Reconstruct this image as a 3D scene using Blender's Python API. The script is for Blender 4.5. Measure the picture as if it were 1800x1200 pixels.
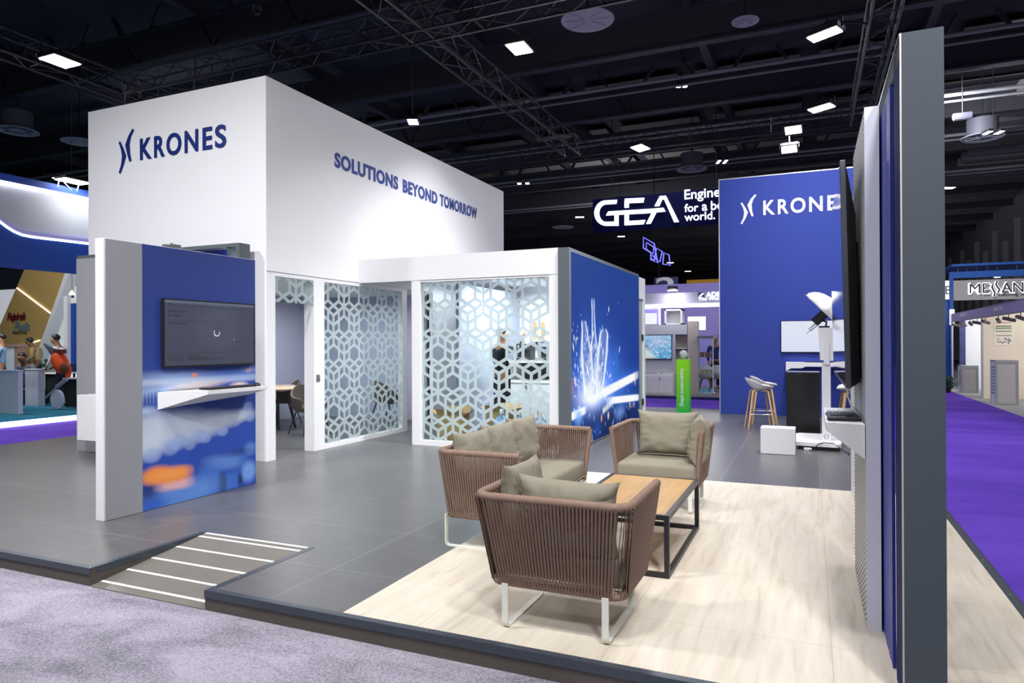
import bpy, bmesh, math, random
import numpy as np
from mathutils import Vector, Matrix

random.seed(7)
scene = bpy.context.scene
for _o in list(bpy.data.objects):
    bpy.data.objects.remove(_o)
COL = scene.collection

# ------------------------------------------------------------------ camera
F_PX, YAW, PITCH, ROLL = 1206.64, 0.410973, 0.0024326, -0.0041236
CAM = np.array([0.0, 0.0, 1.5])
_f = np.array([-math.sin(YAW) * math.cos(PITCH), math.cos(YAW) * math.cos(PITCH), math.sin(PITCH)])
_r0 = np.array([math.cos(YAW), math.sin(YAW), 0.0])
_u0 = np.cross(_r0, _f)
_r = _r0 * math.cos(ROLL) + _u0 * math.sin(ROLL)
_u = -_r0 * math.sin(ROLL) + _u0 * math.cos(ROLL)
cam_data = bpy.data.cameras.new('camera')
cam = bpy.data.objects.new('camera', cam_data)
COL.objects.link(cam)
cam_data.sensor_fit = 'HORIZONTAL'
cam_data.sensor_width = 36.0
cam_data.lens = F_PX / 1800 * 36.0
cam_data.clip_start, cam_data.clip_end = 0.05, 300
M = Matrix.Identity(4)
for i in range(3):
    M[i][0], M[i][1], M[i][2], M[i][3] = _r[i], _u[i], -_f[i], CAM[i]
cam.matrix_world = M
scene.camera = cam


def P(px, py, x=None, y=None, z=None):
    """A measured photo point on a known plane of the hall (metres)."""
    d = ((px - 900) / F_PX) * _r - ((py - 600) / F_PX) * _u + _f
    if x is not None: t = (x - CAM[0]) / d[0]
    elif y is not None: t = (y - CAM[1]) / d[1]
    else: t = (z - CAM[2]) / d[2]
    return CAM + d * t


# ------------------------------------------------------------------ view, world
scene.view_settings.view_transform = 'Standard'
scene.view_settings.look = 'None'
scene.view_settings.gamma = 1.0
scene.view_settings.use_curve_mapping = False
scene.view_settings.exposure = 0.0
world = bpy.data.worlds.new('hall_ambient')
scene.world = world
world.use_nodes = True
_bg = world.node_tree.nodes['Background']
_bg.inputs[0].default_value = (0.80, 0.85, 1.0, 1)
_bg.inputs[1].default_value = 0.20


# ------------------------------------------------------------------ lamps of the rig and added fill (light only; rig housings come later)
def area(name, loc, target, power, size, size_y=None, color=(0.985, 0.985, 1.0), spread=150):
    l = bpy.data.lights.new(name, 'AREA')
    l.energy = power; l.color = color; l.size = size
    if size_y: l.shape = 'RECTANGLE'; l.size_y = size_y
    l.spread = math.radians(spread)
    o = bpy.data.objects.new(name, l); COL.objects.link(o)
    o.location = loc
    o.rotation_euler = (Vector(target) - Vector(loc)).to_track_quat('-Z', 'Y').to_euler()
    return o


RIG_AND_FILL = [  # loc, target, power, spread
    ((-11.9, 7.74, 6.30), (-9.6, 5.2, 0.0), 120, 120),
    ((-4.37, 10.4, 6.30), (-4.9, 11.2, 0.0), 90, 96),
    ((0.23, 12.1, 6.30), (0.1, 14.6, 2.6), 110, 120),
    ((0.23, 15.88, 6.30), (-0.6, 14.6, 2.0), 30, 140),
    ((-0.35, 17.2, 6.4), (-0.6, 16.5, 0), 30, 140),
    ((-8.16, 13.15, 6.4), (-8.1, 12.0, 0), 20, 140),
    ((-3.97, 17.2, 6.3), (-3.5, 14.5, 0), 50, 140),
    # lamps on the rig's near trusses and added fill lamps, above and behind the photographer
    ((-0.1, 4.6, 6.3), (-0.25, 4.9, 0), 62, 130),
    ((-5.0, 1.5, 6.3), (-5.4, 5.2, 0.0), 175, 114),
    ((-9.0, 1.2, 6.3), (-8.6, 5.0, 0.0), 155, 114),
    ((-1.2, 0.6, 6.3), (-3.4, 6.2, 0.0), 80, 110),
    ((0.95, 1.4, 6.3), (0.2, 4.4, 0.8), 95, 130),
    ((-1.6, 8.4, 6.3), (-4.2, 9.2, 0.0), 150, 92),
    ((0.3, 9.4, 6.3), (-0.4, 9.9, 0.0), 120, 120),  # added fill without a housing, lifts the white box
    ((2.4, -2.2, 6.3), (0.4, 3.2, 2.3), 80, 90),  # added fill behind the camera for post front, wood and chair back
]
HALL = [  # big lamps high in the hall, with added wall wash and uplights
    ((6.0, 14.0, 9.2), (5.6, 15.0, 0), 330),
    ((-18.5, 8.5, 9.2), (-17.5, 11.0, 0), 330),
    ((-5.0, 25.0, 9.2), (-5.0, 24.0, 0), 220),
    ((3.2, 25.0, 8.6), (11.0, 29.0, 4.5), 480),  # added wash kept out of sight behind the grey post, lifts the hall wall
    ((-5.0, 40.0, 9.2), (-5.0, 40.0, 0), 600),
    ((-24.0, 24.0, 9.2), (-24.0, 24.0, 0), 500),
    ((-9.0, 34.0, 6.5), (-9.0, 36.0, 11.0), 160),  # added uplight, brightens the dark far ceiling
    ((0.0, 46.0, 6.5), (0.0, 48.0, 11.0), 160),  # another added uplight for the ceiling farther back
    ((-22.0, 20.0, 6.5), (-22.0, 22.0, 11.0), 90),  # added uplight for the ceiling on the left
]
for _l, _t, _p in HALL:
    area('hall_or_fill_light', _l, _t, _p, 1.6, spread=160, color=(0.97, 0.98, 1.0))
for _l, _t, _p, _s in RIG_AND_FILL:
    area('rig_or_fill_light', _l, _t, _p, 0.5, spread=_s)


# ------------------------------------------------------------------ materials
def L(r, g, b):
    def c(v):
        v /= 255.0
        return v / 12.92 if v <= 0.04045 else ((v + 0.055) / 1.055) ** 2.4
    return (c(r), c(g), c(b))


_MC = {}


def mat(name, col, rough=0.6, metal=0.0, emit=None, es=1.0, bump=None, var=None, spec=0.5, coat=0.0, attr=False, stretch=None):
    """bump=(scale, strength); var=(scale, amount) colour wear; attr: colour from the printed colour layer."""
    if name in _MC: return _MC[name]
    m = bpy.data.materials.new(name); m.use_nodes = True
    nt = m.node_tree; n = nt.nodes; b = n['Principled BSDF']
    b.inputs['Base Color'].default_value = (*col, 1)
    b.inputs['Roughness'].default_value = rough
    b.inputs['Metallic'].default_value = metal
    b.inputs['Specular IOR Level'].default_value = spec
    b.inputs['Coat Weight'].default_value = coat
    b.inputs['Coat Roughness'].default_value = 0.06
    tc = n.new('ShaderNodeTexCoord')
    vec = tc.outputs['Object']
    if stretch:
        mp = n.new('ShaderNodeMapping'); mp.inputs['Scale'].default_value = stretch
        nt.links.new(vec, mp.inputs[0]); vec = mp.outputs[0]
    if var:
        t = n.new('ShaderNodeTexNoise'); t.inputs['Scale'].default_value = var[0]; t.inputs['Detail'].default_value = 5
        nt.links.new(vec, t.inputs['Vector'])
        cr = n.new('ShaderNodeValToRGB'); a = var[1]
        cr.color_ramp.elements[0].position = 0.3; cr.color_ramp.elements[1].position = 0.7
        cr.color_ramp.elements[0].color = (*[c * (1 - a) for c in col], 1)
        cr.color_ramp.elements[1].color = (*[min(1, c * (1 + a)) for c in col], 1)
        nt.links.new(t.outputs['Fac'], cr.inputs[0]); nt.links.new(cr.outputs[0], b.inputs['Base Color'])
    if bump:
        t = n.new('ShaderNodeTexNoise'); t.inputs['Scale'].default_value = bump[0]; t.inputs['Detail'].default_value = 4
        nt.links.new(vec, t.inputs['Vector'])
        bp = n.new('ShaderNodeBump'); bp.inputs['Strength'].default_value = bump[1]; bp.inputs['Distance'].default_value = 0.004
        nt.links.new(t.outputs['Fac'], bp.inputs['Height']); nt.links.new(bp.outputs[0], b.inputs['Normal'])
    if attr:
        a = n.new('ShaderNodeVertexColor'); a.layer_name = 'print'
        nt.links.new(a.outputs[0], b.inputs['Base Color'])
        if emit is not None:
            nt.links.new(a.outputs[0], b.inputs['Emission Color']); b.inputs['Emission Strength'].default_value = es
            nt.links.remove(b.inputs['Base Color'].links[0])
    elif emit is not None:
        b.inputs['Emission Color'].default_value = (*emit, 1); b.inputs['Emission Strength'].default_value = es
    _MC[name] = m
    return m


def glass_mat(name, tint, rough=0.02, refl=1.0):
    m = bpy.data.materials.new(name); m.use_nodes = True
    nt = m.node_tree; n = nt.nodes
    for x in list(n): n.remove(x)
    out = n.new('ShaderNodeOutputMaterial'); tr = n.new('ShaderNodeBsdfTransparent'); gl = n.new('ShaderNodeBsdfGlossy')
    fr = n.new('ShaderNodeFresnel'); mx = n.new('ShaderNodeMixShader')
    tr.inputs[0].default_value = (*tint, 1); gl.inputs['Roughness'].default_value = rough
    fr.inputs[0].default_value = 1.35
    ge = n.new('ShaderNodeNewGeometry'); inv = n.new('ShaderNodeMath'); inv.operation = 'SUBTRACT'; inv.inputs[0].default_value = 1.0
    mu = n.new('ShaderNodeMath'); mu.operation = 'MULTIPLY'
    nt.links.new(ge.outputs['Backfacing'], inv.inputs[1]); nt.links.new(inv.outputs[0], mu.inputs[0]); nt.links.new(fr.outputs[0], mu.inputs[1])
    nt.links.new(mu.outputs[0], mx.inputs[0]); nt.links.new(tr.outputs[0], mx.inputs[1]); nt.links.new(gl.outputs[0], mx.inputs[2])
    nt.links.new(mx.outputs[0], out.inputs[0])
    return m


def film_mat():
    m = bpy.data.materials.new('frosted_film'); m.use_nodes = True
    nt = m.node_tree; n = nt.nodes
    for x in list(n): n.remove(x)
    out = n.new('ShaderNodeOutputMaterial'); tr = n.new('ShaderNodeBsdfTransparent'); df = n.new('ShaderNodeBsdfDiffuse')
    tl = n.new('ShaderNodeBsdfTranslucent'); m1 = n.new('ShaderNodeMixShader'); m2 = n.new('ShaderNodeMixShader')
    df.inputs[0].default_value = (*L(198, 208, 212), 1); tl.inputs[0].default_value = (*L(206, 216, 220), 1)
    tr.inputs[0].default_value = (0.85, 0.92, 0.94, 1)
    m1.inputs[0].default_value = 0.45; m2.inputs[0].default_value = 0.82
    nt.links.new(df.outputs[0], m1.inputs[1]); nt.links.new(tl.outputs[0], m1.inputs[2])
    nt.links.new(tr.outputs[0], m2.inputs[1]); nt.links.new(m1.outputs[0], m2.inputs[2]); nt.links.new(m2.outputs[0], out.inputs[0])
    return m


WHITE = mat('white_laminate', (0.80, 0.80, 0.82), 0.45, bump=(60, 0.02))
WHITE_WALL = mat('white_painted_board', (0.80, 0.80, 0.83), 0.6, bump=(40, 0.03))
GREY_FAB = mat('grey_fabric', L(150, 151, 158), 0.9, bump=(700, 0.25), var=(300, 0.06))
DARK_FAB = mat('dark_grey_fabric', L(66, 74, 84), 0.75, bump=(700, 0.2), var=(250, 0.06))
MID_FAB = mat('slate_grey_fabric', L(84, 92, 98), 0.8, bump=(700, 0.2), var=(250, 0.05))
BLUE_FAB = mat('royal_blue_fabric', L(39, 60, 150), 0.75, bump=(500, 0.2), var=(200, 0.05))
NAVY = mat('navy_lettering', L(0, 38, 112), 0.4)
WHITE_LET = mat('white_lettering', (0.86, 0.86, 0.9), 0.4)
BLACK_PL = mat('black_plastic', (0.012, 0.012, 0.014), 0.35)
BLACK_MET = mat('black_powder_metal', (0.018, 0.018, 0.022), 0.4, metal=0.2)
DARK_MET = mat('dark_truss_metal', (0.035, 0.035, 0.045), 0.4, metal=0.6)
STEEL = mat('brushed_steel', (0.55, 0.55, 0.57), 0.3, metal=1.0)
TRIM = mat('anthracite_trim', L(66, 74, 84), 0.35, metal=0.25)
LEG_W = mat('offwhite_powder_metal', L(222, 222, 214), 0.4)
PALE_WOOD = mat('pale_stool_wood', L(205, 165, 110), 0.5, var=(14, 0.15), stretch=(1, 1, 0.1))
KRAFT = mat('kraft_cardboard', L(190, 155, 105), 0.8, var=(6, 0.12))
SKIN_D = mat('brown_skin', L(120, 82, 60), 0.55)
SKIN_M = mat('tan_skin', L(170, 125, 95), 0.55)
HAIR = mat('black_hair', (0.012, 0.010, 0.010), 0.5)
GLASS = glass_mat('clear_glass', (0.90, 0.96, 0.95))
FILM = film_mat()
LED_W = mat('led_white', (0.9, 0.9, 0.95), emit=(0.95, 0.96, 1.0), es=6)
LED_HOT = mat('flood_lamp_face', (0.9, 0.9, 0.9), emit=(1.0, 0.98, 0.92), es=18)
LED_SMALL = mat('hall_lamp_face', (0.9, 0.9, 0.9), emit=(1.0, 0.98, 0.93), es=9)
HALL_DARK = mat('dark_ceiling_paint', (0.030, 0.032, 0.048), 0.8, var=(0.6, 0.3))
HALL_BEAM = mat('dark_steel_beam', (0.045, 0.045, 0.060), 0.6)


# ------------------------------------------------------------------ mesh builder
class MB:
    def __init__(self):
        self.v = []; self.f = []

    def add(self, vs, fs):
        o = len(self.v); self.v += [tuple(float(c) for c in p) for p in vs]; self.f += [tuple(i + o for i in f) for f in fs]
        return self

    def quad(self, a, b, c, d): return self.add([a, b, c, d], [(0, 1, 2, 3)])

    def box(self, x0, x1, y0, y1, z0, z1, bev=0.0):
        if bev <= 0:
            return self.add([(x0, y0, z0), (x1, y0, z0), (x1, y1, z0), (x0, y1, z0), (x0, y0, z1), (x1, y0, z1), (x1, y1, z1), (x0, y1, z1)],
                            [(0, 3, 2, 1), (4, 5, 6, 7), (0, 1, 5, 4), (1, 2, 6, 5), (2, 3, 7, 6), (3, 0, 4, 7)])
        bm = bmesh.new()
        bmesh.ops.create_cube(bm, size=1)
        for v in bm.verts:
            v.co = ((x0 + x1) / 2 + v.co.x * (x1 - x0), (y0 + y1) / 2 + v.co.y * (y1 - y0), (z0 + z1) / 2 + v.co.z * (z1 - z0))
        bmesh.ops.bevel(bm, geom=bm.edges[:], offset=bev, segments=3, profile=0.5, affect='EDGES')
        return self.bm(bm)

    def bm(self, bm):
        bm.verts.index_update()
        self.add([v.co for v in bm.verts], [[v.index for v in f.verts] for f in bm.faces]); bm.free()
        return self

    def obox(self, a, b, w, h, up=(0, 0, 1)):
        """bar of section w x h from a to b"""
        a, b = Vector(a), Vector(b); d = (b - a).normalized(); up = Vector(up)
        s = d.cross(up)
        if s.length < 1e-4: s = d.cross(Vector((1, 0, 0)))
        s.normalize(); u = s.cross(d)
        s *= w / 2; u *= h / 2
        vs = [p + i * s + j * u for p in (a, b) for i, j in ((-1, -1), (1, -1), (1, 1), (-1, 1))]
        return self.add(vs, [(3, 2, 1, 0), (4, 5, 6, 7), (0, 1, 5, 4), (1, 2, 6, 5), (2, 3, 7, 6), (3, 0, 4, 7)])

    def tube(self, pts, r, n=8, closed=False, cap=True):
        pts = [Vector(p) for p in pts]; m = len(pts)
        rs = r if isinstance(r, (list, tuple)) else [r] * m
        vs = []; prev = None
        for i, p in enumerate(pts):
            if closed: t = pts[(i + 1) % m] - pts[i - 1]
            else: t = pts[min(i + 1, m - 1)] - pts[max(i - 1, 0)]
            t.normalize()
            if prev is None:
                s = t.cross(Vector((0, 0, 1)))
                if s.length < 0.05: s = t.cross(Vector((1, 0, 0)))
            else:
                s = prev - t * prev.dot(t)
            s.normalize(); prev = s; u = s.cross(t)
            for k in range(n):
                a = 2 * math.pi * k / n
                vs.append(p + (s * math.cos(a) + u * math.sin(a)) * rs[i])
        fs = []
        for i in range(m if closed else m - 1):
            j = (i + 1) % m
            for k in range(n):
                fs.append((i * n + k, i * n + (k + 1) % n, j * n + (k + 1) % n, j * n + k))
        if cap and not closed:
            fs.append(tuple(range(n - 1, -1, -1))); fs.append(tuple((m - 1) * n + k for k in range(n)))
        return self.add(vs, fs)

    def lathe(self, prof, c=(0, 0, 0), n=24, cap=True):
        vs = [(c[0] + r * math.cos(2 * math.pi * k / n), c[1] + r * math.sin(2 * math.pi * k / n), c[2] + z) for r, z in prof for k in range(n)]
        fs = [(i * n + k, i * n + (k + 1) % n, (i + 1) * n + (k + 1) % n, (i + 1) * n + k) for i in range(len(prof) - 1) for k in range(n)]
        if cap:
            fs.append(tuple(range(n - 1, -1, -1))); fs.append(tuple((len(prof) - 1) * n + k for k in range(n)))
        return self.add(vs, fs)

    def prism(self, poly, axis, a, b):
        """extrude a 2D polygon along an axis ('x','y','z') from a to b"""
        def q(p, t):
            return {'x': (t, p[0], p[1]), 'y': (p[0], t, p[1]), 'z': (p[0], p[1], t)}[axis]
        n = len(poly)
        vs = [q(p, a) for p in poly] + [q(p, b) for p in poly]
        fs = [tuple(range(n - 1, -1, -1)), tuple(range(n, 2 * n))] + [(i, (i + 1) % n, n + (i + 1) % n, n + i) for i in range(n)]
        return self.add(vs, fs)

    def sphere(self, c, r, nu=16, nv=10):
        rx, ry, rz = r if isinstance(r, (list, tuple)) else (r, r, r)
        vs = [(c[0], c[1], c[2] - rz)]
        for i in range(1, nv):
            a = -math.pi / 2 + math.pi * i / nv
            vs += [(c[0] + rx * math.cos(a) * math.cos(2 * math.pi * k / nu), c[1] + ry * math.cos(a) * math.sin(2 * math.pi * k / nu), c[2] + rz * math.sin(a)) for k in range(nu)]
        vs.append((c[0], c[1], c[2] + rz)); top = len(vs) - 1
        fs = [(0, 1 + (k + 1) % nu, 1 + k) for k in range(nu)]
        for i in range(nv - 2):
            fs += [(1 + i * nu + k, 1 + i * nu + (k + 1) % nu, 1 + (i + 1) * nu + (k + 1) % nu, 1 + (i + 1) * nu + k) for k in range(nu)]
        fs += [(1 + (nv - 2) * nu + k, 1 + (nv - 2) * nu + (k + 1) % nu, top) for k in range(nu)]
        return self.add(vs, fs)

    def xform(self, m):
        self.v = [tuple(m @ Vector(p)) for p in self.v]; return self


def tagp(o, label=None, cat=None, group=None, kind=None):
    if label: o['label'] = label
    if cat: o['category'] = cat
    if group: o['group'] = group
    if kind: o['kind'] = kind
    return o


def build(name, mb, m, parent=None, smooth=False, off=None, label=None, kind=None):
    """link a builder as ONE mesh object; off = the thing's base point when the builder holds hall coordinates"""
    me = bpy.data.meshes.new(name)
    vs = mb.v if off is None else [(p[0] - off[0], p[1] - off[1], p[2] - off[2]) for p in mb.v]
    me.from_pydata(vs, [], mb.f)
    bm = bmesh.new(); bm.from_mesh(me)
    bmesh.ops.recalc_face_normals(bm, faces=bm.faces[:]); bm.to_mesh(me); bm.free()
    me.materials.append(m)
    if smooth:
        me.polygons.foreach_set('use_smooth', [True] * len(me.polygons))
        try: me.set_sharp_from_angle(angle=math.radians(50))
        except Exception: pass
    o = bpy.data.objects.new(name, me); COL.objects.link(o)
    if parent is not None: o.parent = parent
    return tagp(o, label, kind=kind)


def thing(name, label, cat, loc=(0, 0, 0), rz=0.0, group=None):
    o = bpy.data.objects.new(name, None); COL.objects.link(o)
    o.empty_display_size = 0.1
    o.location = tuple(float(c) for c in loc); o.rotation_euler = (0, 0, rz)
    return tagp(o, label, cat, group)


def single(name, mb, m, label, cat, group=None, smooth=False, base=None):
    """a thing that is one mesh; its origin sits at its base"""
    v = np.array(mb.v); lo, hi = v.min(0), v.max(0)
    c = base if base is not None else ((lo[0] + hi[0]) / 2, (lo[1] + hi[1]) / 2, lo[2])
    o = build(name, mb, m, None, smooth, off=c); o.location = tuple(float(k) for k in c)
    return tagp(o, label, cat, group)


def struct(name, mb, m, label=None, parent=None):
    return tagp(build(name, mb, m, parent), label, kind='structure' if parent is None else None)


def copy_tree(o, parent=None):
    c = o.copy(); COL.objects.link(c)
    if parent is not None:
        c.parent = parent; c.matrix_parent_inverse = o.matrix_parent_inverse.copy()
    for ch in list(o.children): copy_tree(ch, c)
    return c


def text_mb(s, origin, U, V, N, width=None, height=None, depth=0.01, bold=0.0, shear=0.0, spacing=1.0):
    """lettering laid on a wall: origin = lower left, U along, V up, N out"""
    cu = bpy.data.curves.new('t', 'FONT'); cu.body = s; cu.size = 1; cu.offset = bold; cu.space_character = spacing; cu.shear = shear
    cu.extrude = 0.01; cu.resolution_u = 5
    o = bpy.data.objects.new('t', cu); COL.objects.link(o)
    bpy.context.view_layer.update()
    me = bpy.data.meshes.new_from_object(o.evaluated_get(bpy.context.evaluated_depsgraph_get()))
    v = np.array([p.co[:] for p in me.vertices]); fs = [tuple(p.vertices) for p in me.polygons]
    bpy.data.objects.remove(o); bpy.data.curves.remove(cu); bpy.data.meshes.remove(me)
    lo, hi = v.min(0), v.max(0)
    sx = width / (hi[0] - lo[0]) if width else None
    sy = height / (hi[1] - lo[1]) if height else None
    sx = sx or sy; sy = sy or sx
    O, U, V, N = (np.array(k, float) for k in (origin, U, V, N))
    pts = O + np.outer((v[:, 0] - lo[0]) * sx, U) + np.outer((v[:, 1] - lo[1]) * sy, V) + np.outer((v[:, 2] - lo[2]) / (hi[2] - lo[2]) * depth, N)
    return MB().add(pts, fs)


def printed(name, O, U, V, rgb, m, parent=None, off=(0, 0, 0)):
    """a flat printed or lit picture: rgb (rows from the bottom, columns) in linear colour on a fine grid"""
    nv, nu = rgb.shape[:2]
    O, U, V = (np.array(k, float) for k in (O, U, V))
    a, b = np.meshgrid(np.linspace(0, 1, nu), np.linspace(0, 1, nv))
    pts = O - np.array(off, float) + a[..., None] * U + b[..., None] * V
    idx = np.arange(nu * nv).reshape(nv, nu)
    fs = np.stack([idx[:-1, :-1], idx[:-1, 1:], idx[1:, 1:], idx[1:, :-1]], -1).reshape(-1, 4)
    me = bpy.data.meshes.new(name); me.from_pydata(pts.reshape(-1, 3).tolist(), [], fs.tolist())
    ca = me.color_attributes.new('print', 'FLOAT_COLOR', 'POINT')
    rgba = np.ones((nu * nv, 4), np.float32); rgba[:, :3] = np.clip(rgb.reshape(-1, 3), 0, 1)
    ca.data.foreach_set('color', rgba.ravel())
    me.materials.append(m)
    o = bpy.data.objects.new(name, me); COL.objects.link(o)
    if parent is not None: o.parent = parent
    return o

# ------------------------------------------------------------------ floor materials
def tile_floor_mat(name, wood=False):
    m = bpy.data.materials.new(name); m.use_nodes = True
    nt = m.node_tree; n = nt.nodes; lk = nt.links; b = n['Principled BSDF']
    geo = n.new('ShaderNodeNewGeometry'); sep = n.new('ShaderNodeSeparateXYZ'); lk.new(geo.outputs['Position'], sep.inputs[0])

    def math_(op, a, c=None):
        k = n.new('ShaderNodeMath'); k.operation = op
        for i, v in enumerate((a, c)):
            if v is None: continue
            if isinstance(v, (int, float)): k.inputs[i].default_value = v
            else: lk.new(v, k.inputs[i])
        return k.outputs[0]

    def seam(axis, off, pitch, w):
        t = math_('MODULO', math_('ADD', math_('DIVIDE', math_('SUBTRACT', axis, off), pitch), 100.0), 1.0)
        d = math_('MULTIPLY', math_('MINIMUM', t, math_('SUBTRACT', 1.0, t)), pitch)
        return math_('LESS_THAN', d, w)
    sx = seam(sep.outputs[0], 0.085, 1.005, 0.0016 if wood else 0.0024)
    sy = seam(sep.outputs[1], 3.725, 0.912, 0.0016 if wood else 0.0024)
    line = math_('MAXIMUM', sx, sy)
    mp = n.new('ShaderNodeMapping'); lk.new(geo.outputs['Position'], mp.inputs[0])
    nz = n.new('ShaderNodeTexNoise'); nz.inputs['Detail'].default_value = 7
    cr = n.new('ShaderNodeValToRGB'); lk.new(mp.outputs[0], nz.inputs['Vector'])
    mix = n.new('ShaderNodeMix'); mix.data_type = 'RGBA'
    bp = n.new('ShaderNodeBump'); bp.inputs['Distance'].default_value = 0.002
    if wood:
        br = n.new('ShaderNodeTexBrick'); br.offset = 0.37; br.inputs['Scale'].default_value = 1.0
        br.inputs['Mortar Size'].default_value = 0.0; br.inputs['Brick Width'].default_value = 0.912; br.inputs['Row Height'].default_value = 0.20
        br.inputs['Color1'].default_value = (0.42, 0.42, 0.42, 1); br.inputs['Color2'].default_value = (0.58, 0.58, 0.58, 1)
        rot = n.new('ShaderNodeMapping'); rot.inputs['Rotation'].default_value = (0, 0, math.radians(90)); rot.inputs['Location'].default_value = (0.1, 0.02, 0)
        lk.new(geo.outputs['Position'], rot.inputs[0]); lk.new(rot.outputs[0], br.inputs['Vector'])
        mp.inputs['Scale'].default_value = (9, 0.9, 1); nz.inputs['Scale'].default_value = 2.2; nz.inputs['Distortion'].default_value = 0.6
        add = n.new('ShaderNodeMix'); add.data_type = 'RGBA'; add.inputs[0].default_value = 0.35
        lk.new(nz.outputs['Fac'], add.inputs[6]); lk.new(br.outputs['Color'], add.inputs[7])
        lk.new(add.outputs[2], cr.inputs[0])
        e = cr.color_ramp.elements
        e[0].position, e[0].color = 0.28, (*L(186, 172, 150), 1)
        e[1].position, e[1].color = 0.62, (*L(218, 208, 193), 1)
        k = cr.color_ramp.elements.new(0.45); k.color = (*L(208, 197, 180), 1)
        mix.inputs[7].default_value = (*L(176, 165, 148), 1)
        b.inputs['Roughness'].default_value = 0.42
        b.inputs['Specular IOR Level'].default_value = 0.35
        bp.inputs['Strength'].default_value = 0.05
    else:
        mp.inputs['Scale'].default_value = (1.2, 5, 1); nz.inputs['Scale'].default_value = 2.5
        lk.new(nz.outputs['Fac'], cr.inputs[0])
        e = cr.color_ramp.elements
        e[0].position, e[0].color = 0.3, (*L(86, 85, 86), 1)
        e[1].position, e[1].color = 0.7, (*L(93, 92, 92), 1)
        mix.inputs[7].default_value = (*L(140, 138, 136), 1)
        b.inputs['Roughness'].default_value = 0.33
        b.inputs['Specular IOR Level'].default_value = 0.5
        bp.inputs['Strength'].default_value = 0.04
    lk.new(line, mix.inputs[0]); lk.new(cr.outputs[0], mix.inputs[6]); lk.new(mix.outputs[2], b.inputs['Base Color'])
    lk.new(nz.outputs['Fac'], bp.inputs['Height']); lk.new(bp.outputs[0], b.inputs['Normal'])
    return m


def carpet_mat(name, lo, hi, patch=1.3):
    m = bpy.data.materials.new(name); m.use_nodes = True
    nt = m.node_tree; n = nt.nodes; lk = nt.links; b = n['Principled BSDF']
    geo = n.new('ShaderNodeNewGeometry')
    a = n.new('ShaderNodeTexNoise'); a.inputs['Scale'].default_value = patch; a.inputs['Detail'].default_value = 4; a.inputs['Distortion'].default_value = 0.8
    mpp = n.new('ShaderNodeMapping'); mpp.inputs['Rotation'].default_value = (0, 0, -0.5); mpp.inputs['Scale'].default_value = (1, 2.2, 1)
    f = n.new('ShaderNodeTexNoise'); f.inputs['Scale'].default_value = 95; f.inputs['Detail'].default_value = 3
    lk.new(geo.outputs['Position'], mpp.inputs[0]); lk.new(mpp.outputs[0], a.inputs['Vector']); lk.new(geo.outputs['Position'], f.inputs['Vector'])
    mx = n.new('ShaderNodeMix'); mx.data_type = 'FLOAT'; mx.inputs[0].default_value = 0.48
    lk.new(a.outputs['Fac'], mx.inputs[2]); lk.new(f.outputs['Fac'], mx.inputs[3])
    cr = n.new('ShaderNodeValToRGB'); e = cr.color_ramp.elements
    e[0].position, e[0].color = 0.36, (*lo, 1); e[1].position, e[1].color = 0.60, (*hi, 1)
    lk.new(mx.outputs[0], cr.inputs[0]); lk.new(cr.outputs[0], b.inputs['Base Color'])
    b.inputs['Roughness'].default_value = 1.0; b.inputs['Specular IOR Level'].default_value = 0.1
    bp = n.new('ShaderNodeBump'); bp.inputs['Strength'].default_value = 0.6; bp.inputs['Distance'].default_value = 0.008
    lk.new(f.outputs['Fac'], bp.inputs['Height']); lk.new(bp.outputs[0], b.inputs['Normal'])
    return m


TILE = tile_floor_mat('grey_tile'); WOOD = tile_floor_mat('light_oak_laminate', True)
CARPET = carpet_mat('lilac_grey_carpet', L(104, 101, 112), L(168, 163, 177))
PURPLE = carpet_mat('purple_carpet', L(78, 50, 156), L(106, 72, 190), 0.4)
TEAL = carpet_mat('teal_carpet', L(38, 98, 125), L(60, 130, 155), 0.5)
CONCRETE = mat('hall_concrete', L(120, 118, 116), 0.6, var=(0.8, 0.1))
BROWN_EDGE = mat('brown_skirting', L(84, 77, 70), 0.6, var=(8, 0.06))
RAMP_M = mat('ramp_grey', L(112, 107, 101), 0.5, var=(6, 0.06))

# ------------------------------------------------------------------ floors
Z0 = -0.12
struct('floor', MB().box(-70, 60, -30, 90, -0.4, Z0 - 0.012), CONCRETE, 'bare concrete hall floor showing between the far stands')
struct('carpet_floor', MB().box(-16, 6, -6, 3.12, Z0 - 0.011, Z0), CARPET, 'mottled lilac grey carpet in front of the raised stand')
struct('purple_aisle', MB().box(1.1, 4.15, 3.12, 45, Z0 - 0.011, Z0 - 0.001).box(-14.5, -11.2, 3.12, 60, Z0 - 0.011, Z0 - 0.001).box(-11.2, 1.1, 15.96, 19.9, Z0 - 0.011, Z0 - 0.001), PURPLE, 'purple carpet of the aisles around the raised stand')

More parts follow.
